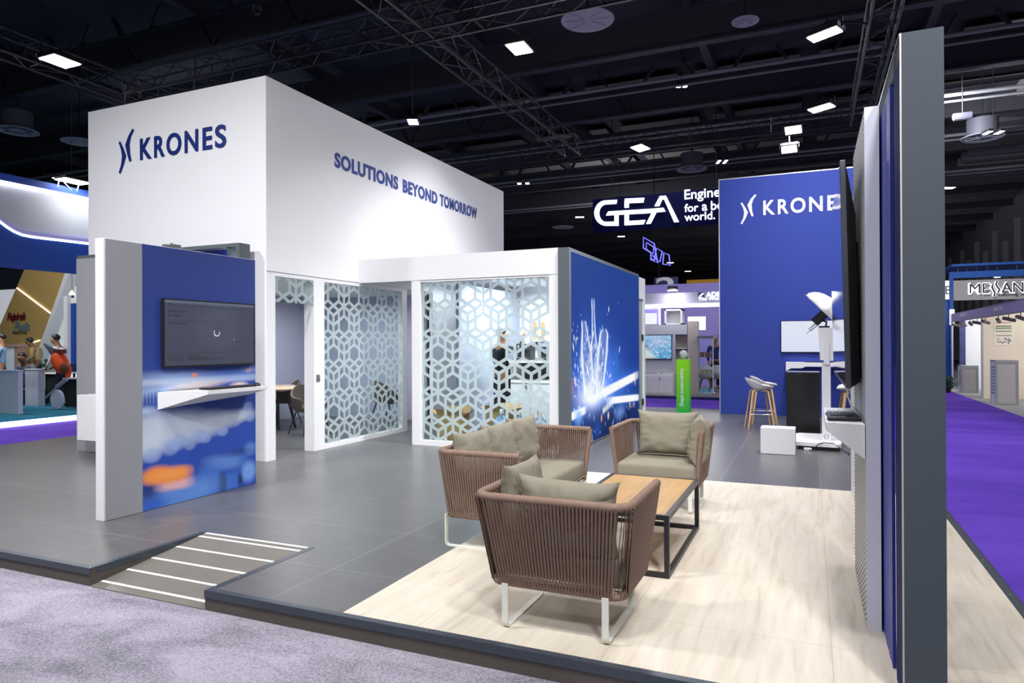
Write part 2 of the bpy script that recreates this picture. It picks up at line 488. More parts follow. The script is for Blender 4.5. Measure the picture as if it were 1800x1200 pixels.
XL, XR, YF, YB = -11.18, 1.10, 3.09, 15.96
RX0, RX1, RY1 = -4.44, -3.40, 4.055
WX0, WY1 = -2.405, 7.685
b = MB()
b.box(XL, RX0, YF + 0.004, YB, Z0, -0.006).box(RX0, RX1, RY1, YB, Z0, -0.006).box(RX1, XR, YF + 0.004, YB, Z0, -0.006)
struct('stage_base', b, BROWN_EDGE, 'low brown skirting of the raised stand floor')
t = 0.045
b = MB()
b.box(XL, RX0 - t, YF + t, YB, -0.006, 0).box(RX0 - t, RX1 + t, RY1 + 0.0, YB, -0.006, 0).box(RX1 + t, WX0, YF + t, YB, -0.006, 0)
b.box(WX0, XR - 0.055, WY1, YB, -0.006, 0)
struct('tile_floor', b, TILE, 'large glossy grey tiles of the raised stand floor')
struct('wood_floor', MB().box(WX0, XR - 0.055, YF + t, WY1, -0.006, 0.0), WOOD, 'pale oak laminate floor under the lounge furniture')


def trim(name, x0, x1, y0, y1, lip, label, screws=()):
    """flat metal angle; lip = side on which it folds down"""
    b = MB().box(x0, x1, y0, y1, -0.006, 0.002)
    h = -0.042
    if lip == 'f': b.box(x0, x1, y0 - 0.003, y0 + 0.002, h, 0.002)
    if lip == 'l': b.box(x0 - 0.003, x0 + 0.002, y0, y1, h, 0.002)
    if lip == 'r': b.box(x1 - 0.002, x1 + 0.003, y0, y1, h, 0.002)
    o = struct(name, b, TRIM, label)
    for (sx, sy) in screws:
        build('screw', MB().lathe([(0.006, 0.001), (0.005, 0.0035), (0.0, 0.0045)], (sx, sy, 0.001), 10), STEEL, o)
    return o


trim('trim_1', XL, RX0, YF, YF + t, 'f', 'dark metal edge strip along the stand left of the ramp', [(-4.47, 3.11), (-6.4, 3.11)])
trim('trim_2', RX1, XR, YF, YF + t, 'f', 'dark metal edge strip along the front of the stand from ramp to dark post',
     [(-3.31, 3.115), (-2.72, 3.11), (-1.85, 3.11), (-1.79, 3.11), (-1.0, 3.11)])
trim('trim_3', RX0 - t, RX0, YF + t, RY1, 'r', 'dark metal edge strip on the left side of the ramp', [(-4.46, 3.3)])
trim('trim_4', RX1, RX1 + t, YF + t, RY1, 'l', 'dark metal edge strip on the right side of the ramp', [(-3.385, 3.16), (-3.385, 3.35)])
trim('trim_5', XR - 0.055, XR, YF + t, YB, 'r', 'dark metal edge strip between pale wood floor and purple aisle', [(1.07, 5.6), (1.07, 4.9), (1.07, 4.6)])

ramp = struct('ramp', MB().prism([(YF, Z0), (RY1, Z0), (RY1, -0.002), (YF, Z0 + 0.006)], 'x', RX0, RX1), RAMP_M, 'grey access ramp with white anti slip strips')
for i, yy in enumerate((4.04, 3.975, 3.765, 3.555, 3.355, 3.165)):
    zz = lambda y: -0.002 + (Z0 + 0.008) * (RY1 - y) / (RY1 - YF)
    build('anti_slip_strip', MB().prism([(yy - 0.011, zz(yy - 0.011) + .001), (yy + 0.011, zz(yy + 0.011) + .001), (yy + 0.011, zz(yy + 0.011) + 0.003), (yy - 0.011, zz(yy - 0.011) + 0.003)], 'x', RX0 + 0.01, RX1 - 0.004), WHITE, ramp)

# ------------------------------------------------------------------ white tower with the glass room underneath
TX0, TX1, TY0, TY1, TH = -9.77, -6.38, 6.79, 14.19, 4.935
struct('wall_front', MB().box(TX0, TX1 - 0.001, TY0, TY0 + 0.06, 0, TH), WHITE_WALL, 'tall white tower face carrying the big navy company name')
struct('wall_right', MB().box(TX1 - 0.06, TX1, TY0 + 0.001, TY1, 2.44, TH).box(TX1 - 0.06, TX1, 11.0, TY1, 0, 2.44), WHITE_WALL, 'tall white tower face with the navy slogan')
struct('wall_left', MB().box(TX0, TX0 + 0.06, TY0 + 0.06, TY1, 0, TH), WHITE_WALL, 'left hand side of the white tower')
struct('wall_back', MB().box(TX0 + 0.06, TX1 - 0.06, TY1 - 0.06, TY1, 0, TH), WHITE_WALL, 'rear side of the white tower')
struct('tower_roof', MB().box(TX0 + 0.06, TX1 - 0.06, TY0 + 0.06, TY1 - 0.06, TH - 0.06, TH - 0.01), WHITE_WALL)
struct('room_ceiling', MB().box(TX0 + 0.06, TX1 - 0.06, TY0 + 0.06, TY1 - 0.06, 2.45, 2.50), WHITE_WALL, 'white ceiling of the glass meeting room')
GREY_WALL = mat('lilac_grey_wall_fabric', L(168, 172, 192), 0.8, bump=(200, 0.1))
struct('room_lining', MB().box(TX0 + 0.06, TX0 + 0.075, TY0 + 0.06, TY1 - 0.06, 0, 2.45).box(TX0 + 0.075, TX1 - 0.5, 11.6, 11.66, 0, 2.45), GREY_WALL, 'lilac grey lining of the meeting room walls')

# glazed front of the meeting room along x = -6.38
b = MB()
b.box(-6.52, TX1 + 0.002, TY0 + 0.062, 6.945, 0, 2.44)
b.box(-6.55, TX1 + 0.002, 7.70, 7.80, 0, 2.385).box(-6.44, TX1 + 0.002, 7.80, 7.925, 0, 2.385)
b.box(-6.46, TX1 + 0.002, 9.955, 10.11, 0, 2.385)
b.box(-6.44, TX1 + 0.002, 7.925, 9.955, 0, 0.07)
b.box(-6.46, TX1 + 0.002, 6.945, 10.11, 2.385, 2.438)
GP = thing('glass_partition', 'white framed glass wall with frosted cube pattern under the tall tower', 'glass wall', (TX1 - 0.012, 8.45, 0))
build('frame', b, WHITE, GP, off=GP.location, label='white frame')
struct('trim_6', MB().box(-6.385, -6.372, 6.80, 8.75, 2.436, 2.441), mat('shadow_gap_grey', L(120, 122, 128), 0.8))

# ---- honeycomb and cube pattern of frosted film with clear openings
def clip(poly, lo, hi):
    for ax in (0, 1):
        for side, lim in ((1, lo[ax]), (-1, hi[ax])):
            out = []
            for i in range(len(poly)):
                p, q = poly[i - 1], poly[i]
                dp, dq = side * (p[ax] - lim), side * (q[ax] - lim)
                if dp >= 0: out.append(p)
                if (dp >= 0) != (dq >= 0):
                    t_ = dp / (dp - dq); out.append((p[0] + (q[0] - p[0]) * t_, p[1] + (q[1] - p[1]) * t_))
            poly = out
            if len(poly) < 3: return []
    return poly


def film(lo, hi, origin, D=0.492, strip=0.046):
    """quads of film around every opening; the tiling is hexagons, six-rhombus stars and three-rhombus cubes"""
    a = D / (2 * math.sqrt(3)); polys = []
    tiles = []
    nx = int((hi[0] - lo[0]) / D) + 4; ny = int((hi[1] - lo[1]) / (D * 0.866)) + 4
    i0 = int((lo[0] - origin[0]) / D) - 2; j0 = int((lo[1] - origin[1]) / (D * 0.866)) - 2
    dirv = lambda deg, r=a: (r * math.cos(math.radians(deg)), r * math.sin(math.radians(deg)))
    add = lambda *vs: (sum(v[0] for v in vs), sum(v[1] for v in vs))
    for j in range(j0, j0 + ny + 1):
        for i in range(i0, i0 + nx + 1):
            H = (origin[0] + (i + 0.5 * (j % 2)) * D, origin[1] + j * D * math.sqrt(3) / 2)
            tiles.append([add(H, dirv(30 + 60 * k)) for k in range(6)])
            S = add(H, dirv(-30, 2 * a))                       # star of six rhombi
            for k in range(6):
                d1, d2 = dirv(30 + 60 * k), dirv(90 + 60 * k)
                tiles.append([S, add(S, d1), add(S, d1, d2), add(S, d2)])
            T = add(H, dirv(-90, 2 * a))                       # cube of three rhombi
            for k in range(3):
                d1, d2 = dirv(30 + 120 * k), dirv(150 + 120 * k)
                tiles.append([T, add(T, d1), add(T, d1, d2), add(T, d2)])
    for tl in tiles:
        n = len(tl); inner = []
        ar = sum(tl[i - 1][0] * tl[i][1] - tl[i][0] * tl[i - 1][1] for i in range(n))
        if ar < 0: tl = tl[::-1]
        for i in range(n):
            p, c, q = Vector(tl[i - 1]), Vector(tl[i]), Vector(tl[(i + 1) % n])
            e1 = (c - p).normalized(); e2 = (q - c).normalized()
            n1 = Vector((-e1.y, e1.x)); n2 = Vector((-e2.y, e2.x))
            bis = (n1 + n2).normalized(); inner.append(tuple(c + bis * (strip / 2) / max(0.2, bis.dot(n1))))
        for i in range(n):
            k = (i + 1) % n
            pg = clip([tuple(tl[i]), tuple(tl[k]), inner[k], inner[i]], lo, hi)
            if pg: polys.append(pg)
    return polys


def film_mb(polys, to3):
    b = MB()
    for pg in polys: b.add([to3(p) for p in pg], [tuple(range(len(pg)))])
    return b


def pane(y0, y1, z0, z1, x, origin):
    """glass along Y at a fixed x"""
    o = build('glass_sheet', MB().box(x - 0.005, x + 0.005, y0, y1, z0, z1), GLASS, GP, off=GP.location, label='clear glass sheet')
    f = build('frosted_film', film_mb(film((y0, z0), (y1, z1), origin), lambda p: (x + 0.0062, p[0], p[1])), FILM, o, off=GP.location, label='frosted film with clear hexagons and rhombi')


pane(6.945, 7.70, 2.05, 2.385, TX1 - 0.012, (7.10, 2.27))
pane(7.925, 8.915, 0.07, 2.385, TX1 - 0.012, (8.14, 2.20))
pane(8.921, 9.955, 0.07, 2.385, TX1 - 0.012, (8.14, 2.20))
lk_ = thing('door_lock', 'small steel latch on the white door post under the tower', 'lock', (TX1 - 0.0, 7.78, 1.02))
build('lock_case', MB().box(0.002, 0.014, -0.035, 0.035, -0.05, 0.05, 0.006), mat('steel_lock', (0.28, 0.28, 0.28), 0.35, metal=0.9), lk_)
build('keyhole', MB().lathe([(0.009, 0), (0.009, 0.004)], (0, 0, 0), 12).xform(Matrix.Translation((0.014, 0, -0.015)) @ Matrix.Rotation(math.pi / 2, 4, 'Y')), BLACK_PL, lk_)

# ---- lower kitchen cube
CX0, CX1, CY0, CZ = -5.445, -3.13, 8.76, 2.79
struct('cube_header', MB().box(TX1 + 0.003, CX1, CY0, CY0 + 0.10, 2.435, CZ), WHITE, 'white lintel above the patterned glass of the kitchen cube')
b = MB()
b.box(CX0, CX0 + 0.15, CY0 + 0.002, CY0 + 0.10, 0, 2.43).box(CX1 - 0.137, CX1, CY0 + 0.002, CY0 + 0.10, 0, 2.43)
b.box(CX0 + 0.15, CX1 - 0.137, CY0 + 0.002, CY0 + 0.10, 0, 0.075).box(CX0 + 0.15, CX1 - 0.137, CY0 + 0.02, CY0 + 0.10, 2.405, 2.43)
GC_ = thing('glass_partition', 'white framed glass front with frosted cube pattern before the kitchen', 'glass wall', (-4.29, CY0 + 0.05, 0))
build('frame', b, WHITE, GC_, off=GC_.location, label='white frame')


def pane_x(x0, x1, z0, z1, y, origin):
    o = build('glass_sheet', MB().box(x0, x1, y - 0.005, y + 0.005, z0, z1), GLASS, GC_, off=GC_.location, label='clear glass sheet')
    build('frosted_film', film_mb(film((x0, z0), (x1, z1), origin), lambda p: (p[0], y - 0.0062, p[1])), FILM, o, off=GC_.location, label='frosted film with clear hexagons and rhombi')


pane_x(CX0 + 0.15, -4.303, 0.075, 2.405, CY0 + 0.05, (-4.04, 2.21))
pane_x(-4.297, CX1 - 0.137, 0.075, 2.405, CY0 + 0.05, (-4.04, 2.21))
CB = 12.75
struct('cube_left_wall', MB().box(CX0, CX0 + 0.06, 10.15, CB, 0, 2.5), GREY_WALL, 'lilac grey side wall of the kitchen cube')
struct('cube_back_wall', MB().box(CX0, CX1 - 0.02, CB, CB + 0.06, 0, CZ - 0.05), WHITE_WALL, 'white rear wall of the kitchen cube')
struct('cube_roof', MB().box(CX0 - 0.9, CX1 - 0.01, CY0 + 0.101, CB + 0.6, 2.62, 2.68), WHITE_WALL, 'white roof over the kitchen cube')
area('kitchen_lamp', (-4.3, 11.2, 2.60), (-4.3, 11.2, 0), 150, 1.8, 1.8, color=(0.95, 0.98, 1.0), spread=170)
area('meeting_room_lamp', (-8.0, 9.4, 2.43), (-8.0, 9.4, 0), 85, 1.6, 2.6, color=(0.95, 0.97, 1.0), spread=170)
area('passage_lamp', (-5.9, 11.2, 2.60), (-5.9, 11.2, 0), 12, 0.6, 1.5, color=(0.95, 0.97, 1.0), spread=170)

# ---- backlit poster wall on the right of the cube
lb = thing('lightbox_wall', 'dark framed backlit poster of three splashing glass bottles', 'lightbox', (-3.05, 10.78, 0))
LX = -2.97
build('side_panel', MB().box(CX1, LX, 8.745, 12.815, 0, 0.04).box(CX1, LX, 8.745, 8.82, 0.04, CZ - 0.005).box(CX1, LX, 12.79, 12.815, 0.04, CZ - 0.005).box(CX1, LX, 8.82, 12.79, 2.735, CZ - 0.005), MID_FAB, lb, off=lb.location, label='slate grey textured frame')
build('back_panel', MB().box(CX1 + 0.01, LX - 0.02, 8.82, 12.79, 0.04, 2.735), BLACK_PL, lb, off=lb.location)
struct('cube_end', MB().box(-3.08, LX, 13.20, 13.34, 0, 2.74).box(-3.08, LX, 12.82, 13.20, 2.33, 2.74), WHITE, 'white door frame at the far end of the poster wall')
gd = thing('glass_door', 'frosted glass door beyond the backlit poster', 'door', (LX - 0.03, 13.01, 0))
build('door_leaf', MB().box(-0.005, 0.005, -0.18, 0.18, 0.01, 2.32), mat('greenish_frosted_glass', L(150, 165, 165), 0.4), gd)
for zz in (1.60, 0.36):
    build('hinge', MB().box(0.004, 0.03, 0.11, 0.18, zz - 0.06, zz + 0.06, 0.006), BLACK_MET, gd)


def blank(nu, nv, top, bot):
    t_ = np.linspace(0, 1, nv)[:, None, None]
    return np.ones((nv, nu, 1)) * (np.array(bot)[None, None] * (1 - t_) + np.array(top)[None, None] * t_)


class Paint:
    """soft marks on a printed sheet; coordinates in metres on the sheet"""
    def __init__(self, img, w, h):
        self.i = img; self.w, self.h = w, h
        nv, nu = img.shape[:2]
        self.X, self.Y = np.meshgrid(np.linspace(0, w, nu), np.linspace(0, h, nv))

    def blend(self, m, col, a=1.0, add=False):
        m = (np.clip(m, 0, 1) * a)[..., None]
        self.i[:] = self.i + m * np.array(col) if add else self.i * (1 - m) + m * np.array(col)

    def blob(self, x, y, rx, ry, col, a=1.0, soft=0.5, ang=0.0, add=False, p=2.0):
        c, s = math.cos(ang), math.sin(ang)
        u = ((self.X - x) * c + (self.Y - y) * s) / rx; v = (-(self.X - x) * s + (self.Y - y) * c) / ry
        d = (abs(u) ** p + abs(v) ** p) ** (1 / p)
        self.blend((1 + soft - d) / max(1e-3, 2 * soft), col, a, add)

    def glow(self, x, y, rx, ry, col, a=1.0, ang=0.0):
        c, s = math.cos(ang), math.sin(ang)
        u = ((self.X - x) * c + (self.Y - y) * s) / rx; v = (-(self.X - x) * s + (self.Y - y) * c) / ry
        self.blend(np.exp(-(u * u + v * v)), col, a, True)

    def poly(self, pts, col, a=1.0, soft=0.01):
        """convex polygon, counter-clockwise"""
        m = np.ones_like(self.X) * 9
        n = len(pts)
        for k in range(n):
            (x0, y0), (x1, y1) = pts[k], pts[(k + 1) % n]
            l = math.hypot(x1 - x0, y1 - y0) or 1
            m = np.minimum(m, ((x1 - x0) * (self.Y - y0) - (y1 - y0) * (self.X - x0)) / l)
        self.blend(m / soft + 0.5, col, a)


def poster():
    W, H = 3.97, 2.695; y0, z0 = 8.82, 0.04
    img = blank(360, 420, L(24, 62, 142), L(14, 52, 150)); p = Paint(img, W, H)
    rng = np.random.RandomState(4)

    def q(px, py):
        w = P(px, py, x=LX); return w[1] - y0, w[2] - z0
    WHITE_, ICE, SKY = (1, 1, 1), L(190, 215, 255), L(70, 140, 235)
    # dark city at the bottom
    x, y = q(1070, 745); p.blob(2.0, 0.05, 2.6, 0.55, L(8, 22, 66), 0.85, 0.6)
    p.glow(1.3, 0.95, 1.1, 0.45, L(90, 150, 255), 0.75)
    p.glow(1.1, 1.35, 0.75, 0.6, L(60, 120, 235), 0.18)
    for (a, c, w_) in (((1062, 690), (1119, 660), 0.10), ((1072, 704), (1124, 698), 0.07), ((1003, 733), (1029, 721), 0.07)):
        (xa, ya), (xb, yb) = q(*a), q(*c)
        p.blob((xa + xb) / 2, (ya + yb) / 2, math.hypot(xb - xa, yb - ya) / 2 * 1.02, w_ / 2 + 0.02, WHITE_, 1.0, 0.25, math.atan2(yb - ya, xb - xa), p=6)
        p.glow((xa + xb) / 2, (ya + yb) / 2, math.hypot(xb - xa, yb - ya) / 2, w_ * 1.6, SKY, 0.45, math.atan2(yb - ya, xb - xa))
    for (px, py, rx, ry, col, a) in ((1018, 732, .16, .10, L(120, 170, 255), .8), (1090, 724, .28, .10, L(110, 150, 230), .7), (1032, 780, .22, .12, L(225, 235, 255), .9),
                                     (1108, 712, .03, .05, L(255, 190, 140), 1), (1115, 710, .025, .05, L(255, 200, 170), 1), (1058, 735, .03, .05, L(255, 170, 110), 1),
                                     (1070, 730, .04, .05, L(255, 210, 180), 1), (1117, 670, .04, .06, L(255, 190, 160), .8), (1006, 682, .08, .12, L(180, 130, 150), .5),
                                     (1084, 640, .12, .22, L(40, 120, 200), .55), (1100, 755, .3, .06, L(40, 90, 190), .6), (1050, 755, .2, .1, L(30, 80, 180), .6)):
        x, y = q(px, py); p.blob(x, y, rx, ry, col, a, 0.6)
    for k in range(60):
        x, y = rng.uniform(0.1, 3.8), rng.uniform(0.05, 0.75)
        p.blob(x, y, rng.uniform(.01, .03), rng.uniform(.01, .05), L(150, 190, 255), rng.uniform(.2, .7), 0.5)
    for k in range(7):
        x, y = q(1061 + k * 2.6, 722 - k * 2.4); p.blob(x, y, .03, .05, WHITE_, .9, .4)

    # bottles: light outline, blue body
    def bottle(prof, tip, base, wid):
        (xt, yt), (xb, yb) = q(*tip), q(*base)
        n = 60
        for k in range(n):
            t_ = k / (n - 1); x, y = xt + (xb - xt) * t_, yt + (yb - yt) * t_
            w_ = wid * np.interp(t_, [0, .05, .06, .42, .58, 1], prof)
            p.blob(x, y, w_, abs(yb - yt) / n * 2.2, ICE, 0.4, 0.3, p=6)
            p.blob(x + w_ * .05, y, w_ * .66, abs(yb - yt) / n * 2.2, L(30, 84, 190), 0.7, 0.25, p=6)
            p.blob(x - w_ * .9, y, w_ * .12 + 0.004, abs(yb - yt) / n * 2, WHITE_, 0.75, 0.5)
            p.blob(x + w_ * .9, y, w_ * .10 + 0.005, abs(yb - yt) / n * 2, WHITE_, 0.8, 0.5)
            if rng.rand() < .55 and t_ > .3: p.blob(x + rng.uniform(-.7, .7) * w_, y, w_ * .3, .03, ICE, .5, .5)
    bottle([.30, .30, .24, .42, 1, .9], (1043, 531), (1047, 690), 0.24)
    bottle([.42, .42, .40, .95, 1, .9], (1027, 568), (1037, 690), 0.25)
    bottle([.5, .85, .9, 1, .95, .7], (1063, 582), (1054, 690), 0.25)
    # splash
    sx, sy = q(1043, 697)
    p.glow(sx, sy + .03, 0.60, 0.16, (1.0, 1.0, 1.0), 1.1); p.glow(sx, sy + .12, 0.30, 0.25, (.8, .9, 1), 0.35)
    for k in range(420):
        a = rng.normal(0, 0.42); r_ = abs(rng.normal(0, .40)) + .05
        x, y = sx + math.sin(a * 1.6) * r_ * 1.9, sy + math.cos(a * 1.6) * r_ * 1.1
        s = rng.uniform(.006, .022)
        p.blob(x, y, s, s * rng.uniform(1, 3.5), ICE if rng.rand() < .5 else WHITE_, rng.uniform(.5, 1), .6, ang=-a * .8)
    for k in range(26):
        x, y = sx + rng.normal(0, .8), sy + rng.uniform(.3, 1.5)
        p.blob(x, y, .012, .018, ICE, .6, .6)
    return img


POSTER_M = mat('backlit_poster_film', (0.003, 0.003, 0.003), 0.6, emit=(1, 1, 1), es=0.95, attr=True, spec=0.12)
po = printed('poster', (LX - 0.006, 8.82, 0.04), (0, 3.97, 0), (0, 0, 2.695), poster(), POSTER_M, lb, lb.location)

# ------------------------------------------------------------------ lettering and emblems
def emblem_mb(O, U, V, N, w, h, depth):
    A = [(0, .74), (.10, .755), (.28, .60), (.475, .40), (.34, .22), (.10, 0), (0, .026), (.16, .20), (.23, .38), (.16, .56)]
    B = [(.90, 1.0), (.64, .85), (.43, .65), (.55, .45), (.70, .245), (.82, .26), (.73, .43), (.70, .66), (.79, .82), (1.0, .97)]
    O, U, V, N = (np.array(k, float) for k in (O, U, V, N)); b = MB()
    for poly in (A, B):
        n = len(poly)
        fr = [O + U * p[0] * w + V * p[1] * h + N * depth for p in poly]; bk = [O + U * p[0] * w + V * p[1] * h for p in poly]
        b.add(fr + bk, [(i, (i + 1) % n, n + (i + 1) % n, n + i) for i in range(n)])
        half = n // 2
        for i in range(half - 1):                       # strips across the arm
            b.add([fr[i], fr[i + 1], fr[n - 2 - i], fr[n - 1 - i]], [(0, 1, 2, 3)])
    return b


def company_sign(label, O, U, N, ew, eh, tx, tw, th, tz, m, depth=0.012):
    O = np.array(O, float); U = np.array(U, float); N = np.array(N, float); V = np.array((0, 0, 1.0))
    g = thing('company_sign', label, 'sign', O)
    build('emblem', emblem_mb(O, U, V, N, ew, eh, depth), m, g, off=O)
    for ch, f0, f1 in (('K', 0, .141), ('R', .174, .299), ('O', .322, .495), ('N', .536, .689), ('E', .741, .846), ('S', .880, 1.0)):
        over = .012 if ch in 'OS' else 0.0
        build('letter', text_mb(ch, O + U * (tx + f0 * tw) + V * (tz - over * th), U, V, N, (f1 - f0) * tw, th * (1 + 2 * over), depth, bold=0.022), m, g, off=O)
    return g


company_sign('navy company name and emblem on the tall white tower', (-9.105, TY0 - 0.0005, 3.955), (1, 0, 0), (0, -1, 0), 0.315, 0.61, 0.437, 1.617, 0.30, 0.147, NAVY)
g = thing('slogan_sign', 'navy slogan across the right face of the white tower', 'sign', (TX1, 8.17, 4.09))
SLOG = mat('slogan_blue', L(24, 52, 128), 0.35)
for wd, ya, yb in (('SOLUTIONS', 8.165, 9.845), ('BEYOND', 9.995, 11.17), ('TOMORROW', 11.27, 12.83)):
    build('word', text_mb(wd, (TX1 + 0.0005, ya, 4.085), (0, 1, 0), (0, 0, 1), (1, 0, 0), yb - ya, 0.225, 0.008, bold=0.038, spacing=1.10), SLOG, g, off=g.location)

# ------------------------------------------------------------------ kiosk partition with its screen
KX, KY0, KY1, KH = -5.50, 3.96, 5.685, 2.41
k = thing('kiosk_partition', 'freestanding partition with grey strip and blue bokeh print on the left', 'partition', (KX - 0.06, (KY0 + KY1) / 2, 0))
build('core_panel', MB().box(KX - 0.115, KX - 0.012, KY0, KY1 + 0.012, 0, KH, 0.003), WHITE, k, off=k.location, label='white edge of the partition')
build('grey_panel', MB().box(KX - 0.012, KX, KY0 + 0.012, 4.318, 0.004, KH - 0.004), GREY_FAB, k, off=k.location, label='grey fabric strip')
build('print_board', MB().box(KX - 0.012, KX - 0.001, 4.32, KY1, 0.004, KH - 0.004), WHITE, k, off=k.location)


def kiosk_print():
    W, H = KY1 - 4.32, KH - 0.008
    img = blank(240, 400, L(44, 62, 132), L(30, 62, 160)); p = Paint(img, W, H)
    t_ = np.clip((1.5 - p.Y) / 1.2, 0, 1); p.blend(t_ * 0.5, L(36, 84, 190))

    def q(px, py):
        w = P(px, py, x=KX); return w[1] - 4.32, w[2] - 0.004
    S = 1 / 195.0
    CLOUD, PALE, SKY, ORG = L(205, 216, 232), L(170, 195, 235), L(96, 140, 214), L(240, 140, 60)

    def el(px, py, rx, ry, col, a=1, soft=.5, ang=0, pw=2.0):
        x, y = q(px, py); p.blob(x, y, rx * S * 1.35, ry * S, col, a, soft, ang, p=pw)
    # streaks of light under the screen
    el(350, 668, 130, 6, CLOUD, .85, .5, 0.0, 6); el(300, 664, 60, 10, PALE, .6, .7); el(415, 660, 45, 9, SKY, .6, .8)
    el(300, 681, 55, 5, L(215, 222, 235), .8, .6, .06, 4); el(350, 677, 40, 6, L(235, 215, 205), .7, .6, .05); el(420, 676, 14, 5, L(255, 225, 200), .8, .6)
    el(270, 688, 26, 9, SKY, .5, .5, 0, 8); el(342, 659, 4, 4, ORG, .9, .5); el(436, 650, 4, 4, ORG, .7, .6); el(440, 649, 14, 5, PALE, .4, .7)
    for i_ in range(9): el(252 + i_ * 6, 690 - i_ * .6, 1.4, 8, PALE, .45, .5, 0, 6)
    for i_ in range(6): el(252 + i_ * 6, 703 - i_ * .6, 1.2, 8, PALE, .35, .5, 0, 6)
    el(256, 722, 12, 6, PALE, .8, .6)
    # broad pale band with scalloped edge
    for (px, py, rx, ry) in ((262, 757, 30, 32), (300, 753, 34, 30), (340, 748, 30, 26), (376, 742, 26, 20), (405, 735, 22, 14), (430, 728, 18, 11), (262, 785, 20, 20)):
        el(px, py, rx, ry, CLOUD, .78, .5)
    for (px, py, r) in ((300, 787, 13), (334, 782, 9), (362, 770, 9), (350, 766, 12), (314, 776, 14), (268, 800, 13), (392, 758, 9), (440, 733, 9), (436, 714, 9)):
        el(px, py, r, r, L(150, 172, 222), .55, .25)
    el(330, 826, 70, 14, L(40, 70, 160), .4, .9)
    # lower lights
    el(395, 812, 34, 14, SKY, .8, .45, -.05, 4); el(440, 788, 12, 12, SKY, .7, .4); el(437, 828, 14, 20, L(120, 165, 232), .85, .35)
    el(370, 846, 18, 26, L(60, 110, 205), .8, .5, 0, 4); el(408, 846, 14, 18, L(60, 112, 205), .8, .4, 0, 4)
    el(391, 848, 8, 18, L(8, 14, 44), .85, .4); el(422, 842, 4, 12, L(10, 18, 52), .8, .5); el(420, 795, 22, 6, L(12, 24, 66), .5, .8)
    el(325, 868, 60, 24, L(100, 146, 218), .85, .5, .05); el(300, 880, 40, 16, L(86, 134, 212), .7, .6); el(262, 866, 12, 24, L(10, 20, 60), .6, .8)
    el(270, 888, 20, 12, L(44, 92, 200), .9, .7)
    el(308, 850, 26, 10, L(232, 178, 176), .9, .4, -.05, 3); el(275, 835, 22, 15, ORG, 1, .35); el(306, 834, 26, 13, ORG, 1, .35, 0, 3); el(292, 834, 30, 11, L(250, 160, 80), .8, .6)
    return img


printed('graphic_print', (KX + 0.0005, 4.32, 0.004), (0, KY1 - 4.32, 0), (0, 0, KH - 0.008), kiosk_print(), mat('printed_fabric', (0.5, 0.5, 0.5), 0.7, attr=True), k, k.location)
fit = MB().box(KX - 0.09, KX - 0.03, 4.60, 4.66, KH, KH + 0.03).box(KX - 0.08, KX - 0.05, 4.70, 4.78, KH, KH + 0.045).lathe([(0.012, 0), (0.012, 0.05), (0.0, 0.055)], (KX - 0.06, 4.68, KH), 10)
single('metal_fitting', fit, STEEL, 'small chrome fitting on top edge of the blue printed partition', 'fitting')


def screen_tv(label, O, U, N, w, h, t=0.045, scr=None, scr_m=None, bezel=0.012, group=None):
    """flat screen: O lower left of its back plane, U along, N towards the viewer"""
    O, U, N = (np.array(v, float) for v in (O, U, N)); V = np.array((0, 0, 1.0))
    base = O + U * w / 2
    g = thing('television', label, 'television', base, group=group)

    def bx(u0, u1, v0, v1, n0, n1):
        pts = [O + U * a + V * b_ + N * c for c in (n0, n1) for a, b_ in ((u0, v0), (u1, v0), (u1, v1), (u0, v1))]
        return pts, [(0, 1, 2, 3), (4, 5, 6, 7), (0, 1, 5, 4), (1, 2, 6, 5), (2, 3, 7, 6), (3, 0, 4, 7)]
    b = MB()
    b.add(*bx(0, w, 0, bezel * 1.5, t * .5, t)); b.add(*bx(0, w, h - bezel, h, t * .5, t)); b.add(*bx(0, bezel, bezel * 1.5, h - bezel, t * .5, t)); b.add(*bx(w - bezel, w, bezel * 1.5, h - bezel, t * .5, t))
    build('bezel', b, BLACK_PL, g, off=base)
    b = MB(); b.add(*bx(0.003, w - 0.003, 0.003, h - 0.003, t * .25, t * .6)); b.add(*bx(w * .12, w * .88, h * .1, h * .8, 0, t * .3))
    build('back_cover', b, BLACK_PL, g, off=base)
    b = MB(); b.add(*bx(w / 2 - 0.02, w / 2 + 0.02, -0.008, 0.002, t * .6, t))
    build('logo_tab', b, BLACK_PL, g, off=base)
    if scr is not None:
        printed('screen', O + U * bezel + V * bezel * 1.5 + N * (t - 0.004), U * (w - 2 * bezel), V * (h - 2.5 * bezel), scr, scr_m, g, base)
    else:
        b = MB(); b.add(*bx(bezel, w - bezel, bezel * 1.5, h - bezel, t * .6, t - 0.004)); build('screen', b, scr_m, g, off=base)
    return g


